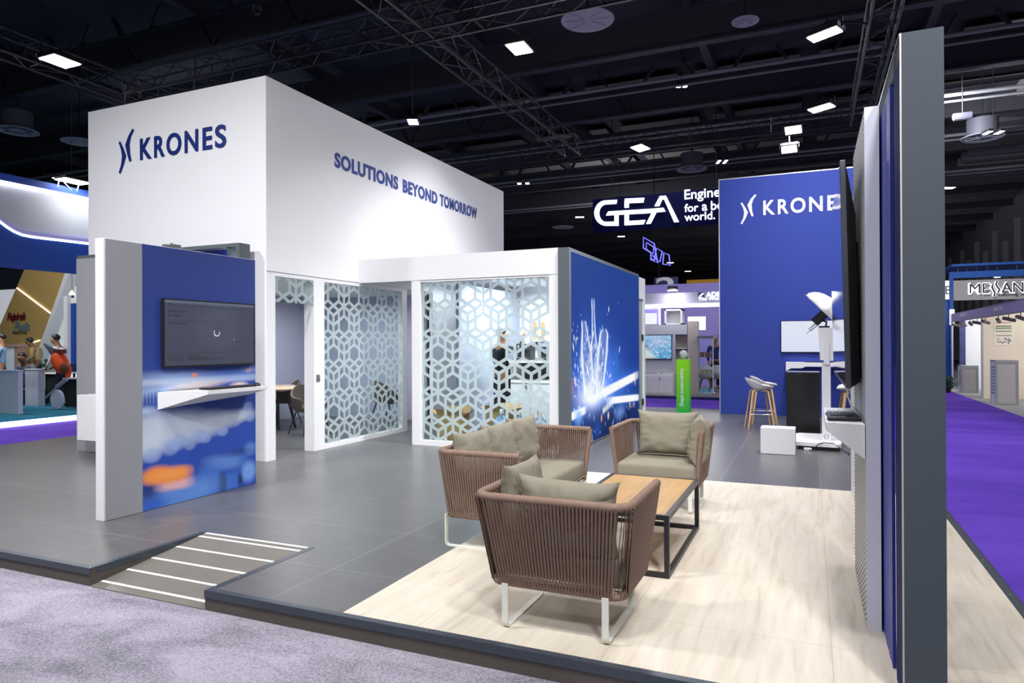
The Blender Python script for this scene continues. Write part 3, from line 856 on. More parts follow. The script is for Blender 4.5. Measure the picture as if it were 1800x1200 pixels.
def kiosk_screen():
    img = blank(260, 150, L(70, 76, 98), L(64, 70, 92)); p = Paint(img, 1.11, 0.61)
    INK = L(42, 46, 62)
    p.blend((p.Y > .585) * 1.0, L(105, 112, 132)); p.blob(.62, .36, .27, .20, L(88, 94, 112), .35, .3)
    for y in (.555, .42, .115): p.blend(((abs(p.Y - y) < .002) & (p.X > .05) & (p.X < (1.05 if y != .42 else .75))) * 1.0, INK, .8)
    rng = np.random.RandomState(2)
    for (x0, x1, y) in ((.045, .085, .573), (.05, .24, .505), (.09, .18, .465), (.05, .24, .395), (.26, .40, .09), (.26, .68, .055), (.26, .50, .07)):
        x = x0
        while x < x1:
            p.blob(x, y, .006, .009, INK, .75, .5); x += rng.uniform(.009, .015)
    p.blob(.055, .466, .008, .010, L(20, 24, 44), 1, .3); p.blob(.135, .065, .09, .028, INK, .35, .1, p=10)
    d = np.hypot(p.X - .61, (p.Y - .315)); ang = np.arctan2(p.Y - .315, p.X - .61)
    p.blend((abs(d - .035) < .005) & ~((ang > .2) & (ang < 2.6)), (1, 1, 1), .95); p.blob(.83, .245, .004, .006, (1, 1, 1), .9, .4)
    return img


SCREEN_LIT = mat('lit_screen', (0.02, 0.02, 0.02), 0.12, emit=(1, 1, 1), es=0.75, attr=True)
screen_tv('wall screen showing a grey loading page on the blue kiosk', (KX + 0.004, 4.497, 1.285), (0, 1, 0), (1, 0, 0), 1.13, 0.642, 0.05, kiosk_screen(), SCREEN_LIT)


def wedge_shelf(name, label, wall_x, sgn, y0, y1, yf, dep, zt, tw, tf, drop):
    """white wall shelf: thick at the wall end, thin at the front edge; sgn = side it sticks out to"""
    xf = wall_x + sgn * dep
    top = [(wall_x, y0, zt), (wall_x, y1, zt), (xf, y1, zt), (xf, yf, zt)]
    bot = [(wall_x, y0, zt - tw), (wall_x, y1, zt - tw * .62), (xf, y1, zt - tf), (xf, yf, zt - tf)]
    b = MB().add(top + bot, [(0, 1, 2, 3), (4, 7, 6, 5), (0, 3, 7, 4), (3, 2, 6, 7), (2, 1, 5, 6), (1, 0, 4, 5)])
    g = thing(name, label, 'shelf', (wall_x, (y0 + y1) / 2, zt - tw))
    build('shelf_body', b, WHITE, g, off=g.location)
    build('mounting_plate', MB().box(wall_x + sgn * 0.001, wall_x + sgn * 0.008, y0 + .1, y1 - .1, zt, zt + 0.012), STEEL, g, off=g.location)
    return g


wedge_shelf('wall_shelf', 'white wedge shaped shelf under the kiosk screen', KX, 1, 4.476, 5.58, 4.80, 0.27, 1.062, 0.16, 0.035, 0)


def keyboard(label, loc, rz, w=0.42, d=0.13):
    g = thing('keyboard', label, 'keyboard', loc, rz)
    build('case', MB().box(-w / 2, w / 2, -d / 2, d / 2, 0, 0.014, 0.004), BLACK_PL, g)
    b = MB()
    for r_ in range(5):
        n = 15
        for c in range(n):
            x = -w / 2 + 0.012 + c * (w - 0.024) / n
            b.box(x, x + (w - 0.024) / n - 0.003, -d / 2 + 0.010 + r_ * (d - 0.018) / 5, -d / 2 + 0.010 + (r_ + 1) * (d - 0.018) / 5 - 0.003, 0.014, 0.020)
    build('keys', b, mat('dark_keys', (0.03, 0.03, 0.033), 0.4), g)
    return g


def mouse(label, loc, rz):
    g = thing('computer_mouse', label, 'mouse', loc, rz)
    b = MB().sphere((0, 0, 0.004), (0.032, 0.055, 0.032), 16, 10); b.v = [(x, y, max(0, z)) for x, y, z in b.v]
    build('shell', b, BLACK_PL, g, smooth=True)
    build('scroll_wheel', MB().box(-0.004, 0.004, 0.018, 0.034, 0.030, 0.037, 0.002), mat('grey_rubber', (0.12, 0.12, 0.12), 0.6), g)


keyboard('black keyboard lying on the white kiosk shelf', (KX + 0.16, 5.16, 1.063), math.pi / 2, 0.60, 0.15)
mouse('black mouse at the far end of the kiosk shelf', (KX + 0.17, 5.53, 1.063), 0.3)

# ------------------------------------------------------------------ frame wall standing in front of the tower face
pw = thing('portal_wall', 'grey framed backlit wall between kiosk and tower', 'partition', (-8.1, 6.62, 0))
PH = 2.77
build('outer_frame', MB().box(-9.60, -6.545, 6.50, 6.68, PH - 0.045, PH).box(-6.60, -6.545, 6.50, 6.68, 0, PH - 0.045), MID_FAB, pw, off=pw.location, label='slate grey frame')
build('end_panel', MB().box(-9.60, -8.95, 6.49, 6.68, 0, PH - 0.0455), GREY_FAB, pw, off=pw.location, label='grey fabric end panel')
build('back_panel', MB().box(-8.95, -6.60, 6.66, 6.68, 0, PH - 0.045), BLUE_FAB, pw, off=pw.location, label='blue back panel')
build('light_strip', MB().box(-6.80, -6.775, 6.55, 6.64, 0.2, PH - 0.05), LED_W, pw, off=pw.location, label='white light strip')
build('light_strip', MB().box(-6.66, -6.605, 6.62, 6.655, 0.2, PH - 0.05), LED_W, pw, off=pw.location, label='white light strip')
build('mullion', MB().box(-6.77, -6.72, 6.52, 6.64, 0, PH - 0.045), DARK_FAB, pw, off=pw.location)
single('counter_box', MB().box(-9.165, -8.60, 6.20, 6.488, 0.21, 0.82, 0.004), WHITE, 'white box counter left of the kiosk against a grey panel', 'counter')

# ------------------------------------------------------------------ display wall on the right
SLX0, SLX1 = 0.268, 0.327
dw = thing('display_wall', 'slim grey wall with woven lattice relief behind the big screen', 'partition', (0.3, 4.5, 0))
build('wall_core', MB().box(SLX0, SLX1, 4.01, 5.03, 0, 2.72).box(SLX0 - .009, SLX0, 4.01, 4.018, 0, 2.72), mat('pale_lilac_board', L(226, 227, 238), .7), dw, off=dw.location)
LAT = mat('woven_lattice', (.6, .6, .62), 0.5)          # light diagonal bars around dark rhombic holes
nt = LAT.node_tree; pb = nt.nodes['Principled BSDF']; tcn = nt.nodes.new('ShaderNodeTexCoord'); spn = nt.nodes.new('ShaderNodeSeparateXYZ')
nt.links.new(tcn.outputs['Object'], spn.inputs[0])


def mnode(op, a_, b_=None):
    k_ = nt.nodes.new('ShaderNodeMath'); k_.operation = op
    for i_, v_ in enumerate((a_, b_)):
        if v_ is None: continue
        if isinstance(v_, (int, float)): k_.inputs[i_].default_value = v_
        else: nt.links.new(v_, k_.inputs[i_])
    return k_.outputs[0]


yz = [mnode('ADD', mnode('MULTIPLY', spn.outputs[1], .42), spn.outputs[2]), mnode('SUBTRACT', spn.outputs[2], mnode('MULTIPLY', spn.outputs[1], .42))]
fr_ = [mnode('PINGPONG', mnode('ADD', q_, 40.0), .015) for q_ in yz]
hole = mnode('MULTIPLY', mnode('GREATER_THAN', fr_[0], .0042), mnode('GREATER_THAN', fr_[1], .0042))
mxn = nt.nodes.new('ShaderNodeMix'); mxn.data_type = 'RGBA'
mxn.inputs[6].default_value = (*L(212, 212, 214), 1); mxn.inputs[7].default_value = (.012, .012, .014, 1)
nt.links.new(hole, mxn.inputs[0]); nt.links.new(mxn.outputs[2], pb.inputs['Base Color'])
bpn = nt.nodes.new('ShaderNodeBump'); bpn.inputs['Distance'].default_value = .006; bpn.invert = True; nt.links.new(hole, bpn.inputs['Height']); nt.links.new(bpn.outputs[0], pb.inputs['Normal'])
b = MB()
b.box(SLX0 - 0.008, SLX0 - 0.0005, 4.0185, 5.03, 0.005, 2.715)
for i_ in range(0, 120): b.box(SLX0 - 0.011, SLX0 - 0.007, 5.018, 5.031, 0.012 + i_ * .0225, 0.022 + i_ * .0225)
build('lattice_relief', b, LAT, dw, off=dw.location, label='light woven lattice')
struct('wall_display', MB().box(0.362, 0.43, 5.035, 7.70, 0, 2.86), WHITE, 'white wall continuing behind the lattice wall')

# large screen hanging on it, seen almost edge on
bs = thing('large_screen', 'very large black screen seen edge on at right', 'television', (0.22, 5.3, 1.24))
tilt = Matrix.Translation((0.20, 0, 1.24)) @ Matrix.Rotation(math.radians(-1.1), 4, 'Y') @ Matrix.Translation((-0.20, 0, -1.24))
build('screen_frame', MB().box(0.176, 0.204, 4.25, 6.45, 1.24, 2.515, 0.003).xform(tilt), mat('grey_metal_bezel', L(92, 94, 104), 0.35, metal=0.4), bs, off=bs.location)
build('screen', MB().box(0.1745, 0.1758, 4.262, 6.438, 1.262, 2.503).xform(tilt), mat('black_glass', (0.004, 0.004, 0.005), 0.02, spec=1.0, coat=1.0), bs, off=bs.location)
b = MB()
b.add([(0.204, 4.26, 1.245), (0.204, 4.26, 2.505), (0.204, 6.44, 2.505), (0.204, 6.44, 1.245), (0.252, 4.33, 1.27), (0.252, 4.33, 2.22), (0.252, 6.36, 2.22), (0.252, 6.36, 1.27)],
      [(0, 1, 5, 4), (1, 2, 6, 5), (2, 3, 7, 6), (3, 0, 4, 7), (4, 5, 6, 7), (0, 3, 2, 1)])
b.xform(tilt)
build('back_housing', b, BLACK_PL, bs, off=bs.location)
build('wall_bracket', MB().box(0.225, 0.262, 4.6, 5.0, 1.5, 2.1), BLACK_MET, bs, off=bs.location)
single('screen_cable', MB().tube([(0.22, 4.9, 1.26), (0.215, 4.92, 1.15), (0.235, 4.94, 1.09), (0.25, 4.9, 1.07)], 0.005, 6), mat('white_cable', (0.75, 0.75, 0.75), 0.5), 'white cable hanging below the large black screen', 'cable', smooth=True)
wedge_shelf('wall_shelf', 'white wedge shaped shelf below the large screen at right', SLX0 - 0.012, -1, 4.03, 5.02, 4.10, 0.185, 1.064, 0.18, 0.045, 0)

# wrapped devices lying on that shelf
for i_, (yy, xx, a_, lab) in enumerate(((4.20, .165, .12, 'black handset in front of the wrapped keyboard on right shelf'), (4.42, .165, 0.05, 'black keyboard wrapped in clear film on right shelf'))):
    if i_ == 0:
        g = thing('handset', lab, 'remote', (xx, yy, 1.065), a_)
        build('body', MB().box(-0.085, 0.085, -0.03, 0.03, 0, 0.018, 0.006), BLACK_PL, g)
        b = MB()
        for r_ in range(3):
            for c in range(7): b.box(-0.07 + c * 0.02, -0.056 + c * 0.02, -0.02 + r_ * 0.014, -0.010 + r_ * 0.014, 0.018, 0.021)
        build('keys', b, mat('dark_keys2', (0.05, 0.05, 0.055), 0.4), g)
    else:
        kb = keyboard(lab, (xx, yy, 1.065), a_, 0.165, 0.24)
        b = MB(); nx_, ny_ = 14, 10
        rng_ = random.Random(5)
        vs = [(-0.088 + 0.176 * i / nx_, -0.128 + 0.256 * j / ny_, (0.0235 + 0.010 * rng_.random()) if 0 < i < nx_ and 0 < j < ny_ else 0.002) for j in range(ny_ + 1) for i in range(nx_ + 1)]
        b.add(vs, [(j * (nx_ + 1) + i, j * (nx_ + 1) + i + 1, (j + 1) * (nx_ + 1) + i + 1, (j + 1) * (nx_ + 1) + i) for j in range(ny_) for i in range(nx_)])
        build('plastic_wrap', b, glass_mat('wrap_film', (0.93, 0.94, 0.95), 0.12), kb, label='clear crinkled plastic wrap')

# ------------------------------------------------------------------ near portal with post, beam and blue panel
po_ = thing('portal_frame', 'dark grey portal frame with a square post nearest the camera', 'frame', (0.42, 3.4, 0))
QX0, QX1, QH = 0.343, 0.501, 2.782
build('post', MB().box(QX0 + 0.006, QX1, 3.262, 3.49, 0, QH), DARK_FAB, po_, off=po_.location)
build('post_edge', MB().box(QX0, QX0 + 0.006, 3.262, 3.27, 0, QH), mat('pale_edge', L(200, 196, 188), 0.4, metal=0.3), po_, off=po_.location, label='pale metal edge')
build('inner_lining', MB().box(QX0, QX0 + 0.006, 3.272, 3.49, 0, QH - 0.10), mat('glossy_navy', L(8, 26, 84), 0.6, spec=0.05), po_, off=po_.location, label='glossy navy lining')
build('beam', MB().box(QX0, QX1, 3.49, 4.70, QH - 0.10, QH), MID_FAB, po_, off=po_.location)
build('beam_edge', MB().box(QX0 - 0.003, QX0, 3.27, 4.70, QH - 0.012, QH), STEEL, po_, off=po_.location)
build('rear_post', MB().box(QX0 + 0.01, QX0 + 0.06, 4.62, 4.70, 0, QH - 0.10), DARK_FAB, po_, off=po_.location)
b = MB(); n_ = 60
for i_ in range(n_):                                    # softly fluted fabric
    y0_, y1_ = 3.60 + 1.0 * i_ / n_, 3.60 + 1.0 * (i_ + 1) / n_
    x0_, x1_ = (0.338 + 0.0012 * math.sin(j * 1.9) + 0.0008 * math.sin(j * .7) for j in (i_, i_ + 1))
    b.add([(x0_, y0_, 0.004), (x1_, y1_, 0.004), (x1_, y1_, QH - 0.10), (x0_, y0_, QH - 0.10), (0.35, y0_, 0.004), (0.35, y1_, 0.004), (0.35, y1_, QH - 0.10), (0.35, y0_, QH - 0.10)],
          [(0, 1, 2, 3), (4, 7, 6, 5)] + ([(0, 3, 7, 4)] if i_ == 0 else []))
b.box(0.337, 0.351, 3.593, 3.60, 0, QH - 0.10)
build('fabric_panel', b, mat('deep_blue_fabric', L(40, 52, 150), 0.45, var=(30, 0.15), stretch=(1, 6, 0.05)), po_, off=po_.location, label='deep blue stretched fabric')

# ------------------------------------------------------------------ blue rear wall
BX0, BX1, BY, BH = -1.775, 1.02, 15.0, 4.93
struct('wall_blue', MB().box(BX0 + 0.02, BX1, BY, BY + 0.12, 0, BH - 0.02), BLUE_FAB, 'tall royal blue rear wall with white company name')
struct('trim_7', MB().box(BX0, BX0 + 0.02, BY - 0.002, BY + 0.122, 0, BH).box(BX0 + 0.02, BX1, BY - 0.002, BY + 0.122, BH - 0.02, BH), mat('alu_edge', (0.5, 0.5, 0.52), 0.4, metal=0.6), 'thin metal edge around the blue wall')
company_sign('white company name and emblem on the tall blue wall', (-1.335, BY - 0.0005, 3.95), (1, 0, 0), (0, -1, 0), 0.315, 0.60, 0.445, 1.617, 0.30, 0.155, WHITE_LET)


def white_screen():
    img = blank(160, 90, L(226, 230, 246), L(218, 224, 246)); p = Paint(img, 1.22, 0.66)
    for i_ in range(9): p.blob(.05 + i_ * .012, .60, .005, .005, L(150, 155, 175), .7, .5)
    return img


screen_tv('wall screen showing a blank white page on the blue wall', (-0.565, BY - 0.002, 1.285), (1, 0, 0), (0, -1, 0), 1.27, 0.645, 0.05, white_screen(), mat('bright_screen', (0.02, 0.02, 0.02), 0.15, emit=(1, 1, 1), es=0.95, attr=True))
# counter shelf on the blue wall
g = thing('wall_counter', 'white counter shelf below the white screen on the blue wall', 'shelf', (0.0, 14.8, 0.9))
b = MB().prism([(-0.46, 1.10), (-0.46, 0.93), (-0.36, 0.985), (-0.17, 0.985), (-0.10, 1.02), (0.72, 1.02), (0.72, 1.10)], 'y', 14.55, 14.58)
b.box(-0.46, 0.72, 14.58, BY - 0.001, 1.075, 1.10)
build('counter_body', b, WHITE, g, off=g.location)
build('desk_pad', MB().box(-0.12, 0.45, 14.62, 14.85, 1.10, 1.115), BLACK_PL, g, off=g.location)
from mathutils import noise as mnoise

# ------------------------------------------------------------------ rope lounge furniture
ROPE = mat('brown_rope', L(134, 109, 95), 0.75, bump=(220, 0.35), var=(30, 0.12))
CUSH = mat('taupe_cushion', L(137, 130, 114), 0.85, bump=(420, 0.2), var=(9, 0.04))


def resample(pts, n):
    pts = [Vector(p) for p in pts]; d = [0]
    for a, b in zip(pts[:-1], pts[1:]): d.append(d[-1] + (b - a).length)
    out = []; j = 0
    for i in range(n):
        t_ = d[-1] * i / (n - 1)
        while j < len(pts) - 2 and d[j + 1] < t_: j += 1
        out.append(pts[j].lerp(pts[j + 1], min(1, (t_ - d[j]) / max(1e-9, d[j + 1] - d[j]))))
    return out


def upath(w, yb, yf, r, z, n):
    p = [(-w / 2, yf, z)]
    for i in range(9):
        a = math.pi + math.pi / 2 * i / 8; p.append((-w / 2 + r + r * math.cos(a), yb + r + r * math.sin(a), z))
    for i in range(9):
        a = 1.5 * math.pi + math.pi / 2 * i / 8; p.append((w / 2 - r + r * math.cos(a), yb + r + r * math.sin(a), z))
    p.append((w / 2, yf, z))
    return resample(p, n)


def wrapped(pts, r):
    n = len(pts)
    return MB().tube(pts, [r * (1.0 if i % 2 else 0.90) for i in range(n)], 10)


def flatbar(path, wvec, w, t):
    """flat bar bent along a planar path"""
    path = [Vector(p) for p in path]; wv = Vector(wvec).normalized() * (w / 2); b = MB(); rings = []
    for i, p in enumerate(path):
        d = (path[min(i + 1, len(path) - 1)] - path[max(i - 1, 0)]).normalized(); nn = d.cross(wv).normalized() * (t / 2)
        rings.append([p + wv + nn, p - wv + nn, p - wv - nn, p + wv - nn])
    vs = [q for r_ in rings for q in r_]; fs = []
    for i in range(len(rings) - 1):
        for k_ in range(4): fs.append((i * 4 + k_, i * 4 + (k_ + 1) % 4, i * 4 + 4 + (k_ + 1) % 4, i * 4 + 4 + k_))
    m_ = len(rings) * 4
    fs += [(3, 2, 1, 0), (m_ - 4, m_ - 3, m_ - 2, m_ - 1)]
    return b.add(vs, fs)


def sled(x, y0, y1, h, r=0.03):
    p = [(x, y0, h)]
    for i in range(6):
        a = math.pi + math.pi / 2 * i / 5; p.append((x, y0 + r + r * math.cos(a), 0.005 + r + r * math.sin(a)))
    for i in range(6):
        a = 1.5 * math.pi + math.pi / 2 * i / 5; p.append((x, y1 - r + r * math.cos(a), 0.005 + r + r * math.sin(a)))
    p.append((x, y1, h))
    return p


def rope_seat(name, label, cat, loc, rz, Wt, Dt, Wb, Db, yb_off, front_off=0.05, ztop=0.703, zbot=0.235, legs=None):
    """seat facing local +y; origin on the floor under the middle of the back's bottom rail"""
    g = thing(name, label, cat, loc, rz)
    up = upath(Wt, -yb_off, -yb_off + Dt, 0.085, ztop, 200); lo = upath(Wb, 0, Db, 0.06, zbot, 200)
    build('top_rail', wrapped(resample(up, int(Wt * 130) + 110), 0.024), ROPE, g, smooth=True)
    # closed lower ring incl. front bar
    ring = [*lo]
    build('bottom_rail', wrapped(resample(ring, int(Wb * 110) + 90), 0.020), ROPE, g, smooth=True)
    for s_ in (0, -1):
        build('arm_post', wrapped(resample([up[s_], lo[s_]], 45), 0.021), ROPE, g, smooth=True)
    total = sum((a - b_).length for a, b_ in zip(up[:-1], up[1:]))
    b = MB()

    def sections(w, yb, yf, z):
        """left arm, back and right arm sampled one by one, so that the straps of the back hang straight"""
        na, nb = max(8, int((yf - yb) / .0222)), int(Wt / .0222); r_ = .05
        L_ = [Vector((-w / 2, yf + (yb + r_ - yf) * i / na, z)) for i in range(na)]
        K1 = [Vector((-w / 2 + r_ + r_ * math.cos(a), yb + r_ + r_ * math.sin(a), z)) for a in (math.pi, math.pi * 1.17, math.pi * 1.33)]
        Bk = [Vector((-w / 2 + r_ + (w - 2 * r_) * i / nb, yb, z)) for i in range(nb + 1)]
        return L_ + K1 + Bk + [Vector((-p.x, p.y, p.z)) for p in K1[::-1]] + [Vector((-p.x, p.y, p.z)) for p in L_[::-1]]
    U = sections(Wt, -yb_off, -yb_off + Dt, ztop); lo_n = sections(Wb, 0, Db, zbot)
    if len(lo_n) != len(U):
        na_u = max(8, int(Dt / .0222)); nb_u = int(Wt / .0222)
        r_ = .05
        L2 = [Vector((-Wb / 2, Db + (r_ - Db) * i / na_u, zbot)) for i in range(na_u)]
        K2 = [Vector((-Wb / 2 + r_ + r_ * math.cos(a), r_ + r_ * math.sin(a), zbot)) for a in (math.pi, math.pi * 1.17, math.pi * 1.33)]
        B2 = [Vector((-Wb / 2 + r_ + (Wb - 2 * r_) * i / nb_u, 0, zbot)) for i in range(nb_u + 1)]
        lo_n = L2 + K2 + B2 + [Vector((-p.x, p.y, p.z)) for p in K2[::-1]] + [Vector((-p.x, p.y, p.z)) for p in L2[::-1]]
    B_ = lo_n; n = len(U)

    def strap(p, q, off, w=0.0125):
        c = Vector((0, (Dt - yb_off) * .45, 0)); d = (q - p).normalized()
        nrm = Vector((p.x - c.x, p.y - c.y, 0))
        if abs(p.x) > Wt / 2 - 0.03: nrm = Vector((math.copysign(1, p.x), 0, 0))
        elif p.y < -yb_off + 0.03: nrm = Vector((0, -1, 0))
        nrm.normalize(); s = d.cross(nrm).normalized() * (w / 2); n2 = nrm * 0.0016
        a0, a1 = p + nrm * off, q + nrm * off * .9
        b.add([a0 + s + n2, a0 - s + n2, a1 - s + n2, a1 + s + n2, a0 + s - n2, a0 - s - n2, a1 - s - n2, a1 + s - n2],
              [(0, 1, 2, 3), (7, 6, 5, 4), (0, 4, 5, 1), (1, 5, 6, 2), (2, 6, 7, 3), (3, 7, 4, 0)])
    rs = random.Random(11)
    for i in range(1, n - 1):
        strap(U[i], B_[i], 0.021, .0115)
        j = min(n - 2, i + 1)
        strap(U[i], B_[max(1, i - 1)], -0.019 + rs.uniform(-.002, .002), .0085)
    build('strap_weave', b, mat('shade_toned_strap', L(122, 98, 86), 0.8, bump=(200, .3), var=(30, .1)), g)  # same rope, darkened so that strap shading sits in the colour
    fr = MB()
    for yy in np.linspace(0.06, Db - 0.02, 7): fr.box(-Wb / 2 + .015, Wb / 2 - .015, yy - .012, yy + .012, zbot + .0, zbot + .012)
    fr.box(-Wb / 2 + .01, Wb / 2 - .01, Db - .03, Db + .0, zbot - .018, zbot + .018)
    build('seat_frame', fr, LEG_W, g)
    sc = MB().box(-Wb / 2 + 0.0, Wb / 2 - 0.0, 0.03, Db + front_off, zbot + .025, zbot + .185, 0.035)
    build('seat_cushion', sc, CUSH, g, smooth=True, label='taupe seat cushion')
    build('piping', MB().tube([(-Wb / 2 + .03, Db + front_off + .001, zbot + .045), (Wb / 2 - .03, Db + front_off + .001, zbot + .045)], 0.005, 6), CUSH, g)
    for x in legs:
        build('sled_leg', flatbar(sled(x, -0.02, Db + .02, zbot), (1, 0, 0), 0.034, 0.010), LEG_W, g, smooth=False)
    return g


rope_seat('lounge_armchair', 'woven brown rope armchair nearest the camera with its back turned', 'armchair', (-1.214, 3.325, 0), 0, 0.81, 0.695, 0.705, 0.49, 0.10, 0.05, legs=(-0.272, 0.272))
rope_seat('lounge_sofa', 'woven brown rope sofa left of the coffee table', 'sofa', (-2.475, 5.27, 0), -math.pi / 2, 1.68, 0.655, 1.60, 0.55, 0.055, 0.015, legs=(-0.78, 0.78))
rope_seat('lounge_armchair', 'woven brown rope armchair facing the camera beyond the coffee table', 'armchair', (-1.275, 6.78, 0), math.pi, 0.80, 0.75, 0.70, 0.64, 0.075, 0.06, ztop=.715, legs=(-0.30, 0.30))


def pillow(label, c, w, h, t, rz, tilt=0.0, roll=0.0, seed=0, group=None):
    """stuffed square cushion; c = middle of its lower edge"""
    nu, nv = 34, 30; vs = []; idx = {}
    for side in (1, -1):
        for j in range(nv + 1):
            for i in range(nu + 1):
                u, v = -1 + 2 * i / nu, -1 + 2 * j / nv
                x = w / 2 * u * (0.90 + 0.10 * v ** 4); z = h / 2 * v * (0.89 + 0.11 * u ** 4)
                e = max(0.0, (1 - u ** 4) * (1 - v ** 4))
                th = t / 2 * e ** 0.55 * (1.0 - 0.16 * v)
                edge = 1 - min(1 - abs(u), 1 - abs(v))
                wr = mnoise.noise(Vector((u * 2.2 + seed * 3.1, v * 2.2, side * 1.7 + seed)))
                wr2 = mnoise.noise(Vector((u * (9 if abs(u) < abs(v) else 2.5) + seed, v * (9 if abs(v) < abs(u) else 2.5), seed * 2.0 + side)))
                th += e ** .5 * (0.012 * wr + 0.022 * wr2 * max(0, edge - .35) * 1.6)
                if i in (0, nu) or j in (0, nv): th = 0.0
                key = (side if 0 < i < nu and 0 < j < nv else 0, i, j)
                if key not in idx:
                    idx[key] = len(vs); vs.append((x, side * th, z + h / 2))
    fs = []
    for side in (1, -1):
        for j in range(nv):
            for i in range(nu):
                q = []
                for (a, b_) in ((i, j), (i + 1, j), (i + 1, j + 1), (i, j + 1)):
                    q.append(idx[(side if 0 < a < nu and 0 < b_ < nv else 0, a, b_)])
                fs.append(tuple(q if side < 0 else q[::-1]))
    o = build('cushion', MB().add(vs, fs), CUSH, None, smooth=True)
    o.matrix_world = Matrix.Translation(c) @ Matrix.Rotation(rz, 4, 'Z') @ Matrix.Rotation(tilt, 4, 'X') @ Matrix.Rotation(roll, 4, 'Y')
    return tagp(o, label, 'cushion', group)


SZ = 0.418
GC = 'taupe loose cushions'
pillow('taupe cushion against the back of the nearest armchair', (-1.16, 3.385, SZ - .015), 0.56, 0.42, 0.17, 0.02, 0.14, 0.03, 1, GC)
pillow('taupe cushion along the left arm of the nearest armchair', (-1.462, 3.565, SZ), 0.55, 0.435, 0.15, math.pi / 2 + .06, -0.10, 0.03, 2, GC)
pillow('nearest of the three taupe back cushions on the sofa', (-2.36, 4.76, SZ), 0.50, 0.42, 0.17, -math.pi / 2 - .12, 0.18, 0.0, 3, GC)
pillow('middle one of the three taupe back cushions on the sofa', (-2.35, 5.21, SZ), 0.50, 0.43, 0.17, -math.pi / 2 - .14, 0.16, 0.0, 4, GC)
pillow('farthest of the three taupe back cushions on the sofa', (-2.34, 5.67, SZ), 0.50, 0.44, 0.17, -math.pi / 2 - .12, 0.14, 0.0, 5, GC)
pillow('wide taupe cushion upright on the armchair beyond the table', (-1.265, 6.58, SZ), 0.60, 0.44, 0.18, math.pi - .04, 0.12, 0.0, 6, GC)
pillow('crumpled taupe cushion squeezed beside right arm of the far armchair', (-0.945, 6.36, SZ - .01), 0.44, 0.43, 0.19, math.pi / 2 + .12, 0.06, 0.0, 7, GC)

# ------------------------------------------------------------------ coffee table
tb = thing('coffee_table', 'low coffee table with oak top and black metal frame', 'table', (-1.19, 5.03, 0))
x0, x1, y0, y1, zt, s_ = -1.55, -0.832, 4.388, 5.665, 0.40, 0.032
top = MB().box(x0, x1, y0, y0 + s_, zt - .032, zt).box(x0, x1, y1 - s_, y1, zt - .032, zt).box(x0, x0 + s_, y0 + s_, y1 - s_, zt - .032, zt).box(x1 - s_, x1, y0 + s_, y1 - s_, zt - .032, zt)
build('top_frame', top, BLACK_MET, tb, off=tb.location)
build('base_frame', MB().box(x0, x1, y0, y0 + s_, 0, .03).box(x0, x1, y1 - s_, y1, 0, .03).box(x0, x0 + s_, y0 + s_, y1 - s_, 0, .03).box(x1 - s_, x1, y0 + s_, y1 - s_, 0, .03), BLACK_MET, tb, off=tb.location)
for xx in (x0, x1 - s_):
    for yy in (y0, y1 - s_): build('leg', MB().box(xx, xx + s_, yy, yy + s_, .03, zt - .032), BLACK_MET, tb, off=tb.location)
build('tabletop', MB().box(x0 + s_, x1 - s_, y0 + s_, y1 - s_, zt - .025, zt - .003), mat('oak_top', L(176, 134, 74), 0.38, var=(3.5, 0.16), stretch=(5, 0.6, 1)), tb, off=tb.location, label='oak veneer top')


# ------------------------------------------------------------------ bar stools
def make_stool(label, loc, rz):
    g = thing('bar_stool', label, 'stool', loc, rz, group='white shell bar stools')
    nu, nv = 22, 14; vs = []; fs = []
    for lay in (0, 1):
        for j in range(nv + 1):
            for i in range(nu + 1):
                a = 2 * math.pi * i / nu; r_ = j / nv
                x, y = 0.235 * r_ * math.cos(a), 0.21 * r_ * math.sin(a)
                z = 0.705 + 0.045 * r_ ** 2 + (0.13 * r_ ** 2.6 * max(0, -math.cos(a)) ** .7) + .025 * r_ ** 3 * abs(math.sin(a)) - 0.02 * r_ ** 3 * max(0, math.cos(a))
                vs.append((x, y, z - (0.0 if lay == 0 else 0.022 * (1.1 - r_) + .016)))
    m_ = (nu + 1) * (nv + 1)
    for lay in (0, 1):
        for j in range(nv):
            for i in range(nu):
                q = [lay * m_ + j * (nu + 1) + i, lay * m_ + j * (nu + 1) + i + 1, lay * m_ + (j + 1) * (nu + 1) + i + 1, lay * m_ + (j + 1) * (nu + 1) + i]
                fs.append(tuple(q))
    for i in range(nu):
        fs.append((nv * (nu + 1) + i, nv * (nu + 1) + i + 1, m_ + nv * (nu + 1) + i + 1, m_ + nv * (nu + 1) + i))
    build('seat_shell', MB().add(vs, fs), WHITE, g, smooth=True)
    for sx in (-1, 1):
        for sy in (-1, 1):
            p = [Vector((sx * .05, sy * .05, .655)), Vector((sx * .10, sy * .10, .665)), Vector((sx * .125, sy * .12, .65)), Vector((sx * .215, sy * .19, 0.003))]
            build('leg', MB().tube(p, [.013, .014, .0155, .011], 10), PALE_WOOD, g, smooth=True)
    q = [(sx * .182, sy * .164, .26) for sx, sy in ((-1, -1), (1, -1), (1, 1), (-1, 1))]
    build('footrest', MB().tube(q, .006, 8, closed=True), STEEL, g, smooth=True)
    return g


make_stool('front one of two white shell bar stools left of the black counter', (-0.83, 12.62, 0), 0.25)
make_stool('rear one of two white shell bar stools left of the black counter', (-0.80, 13.32, 0), 0.15)
make_stool('front one of two white bar stools half hidden behind the large screen', (0.62, 12.70, 0), math.pi + .2)
make_stool('rear one of two white bar stools half hidden behind the large screen', (0.66, 13.3, 0), math.pi)

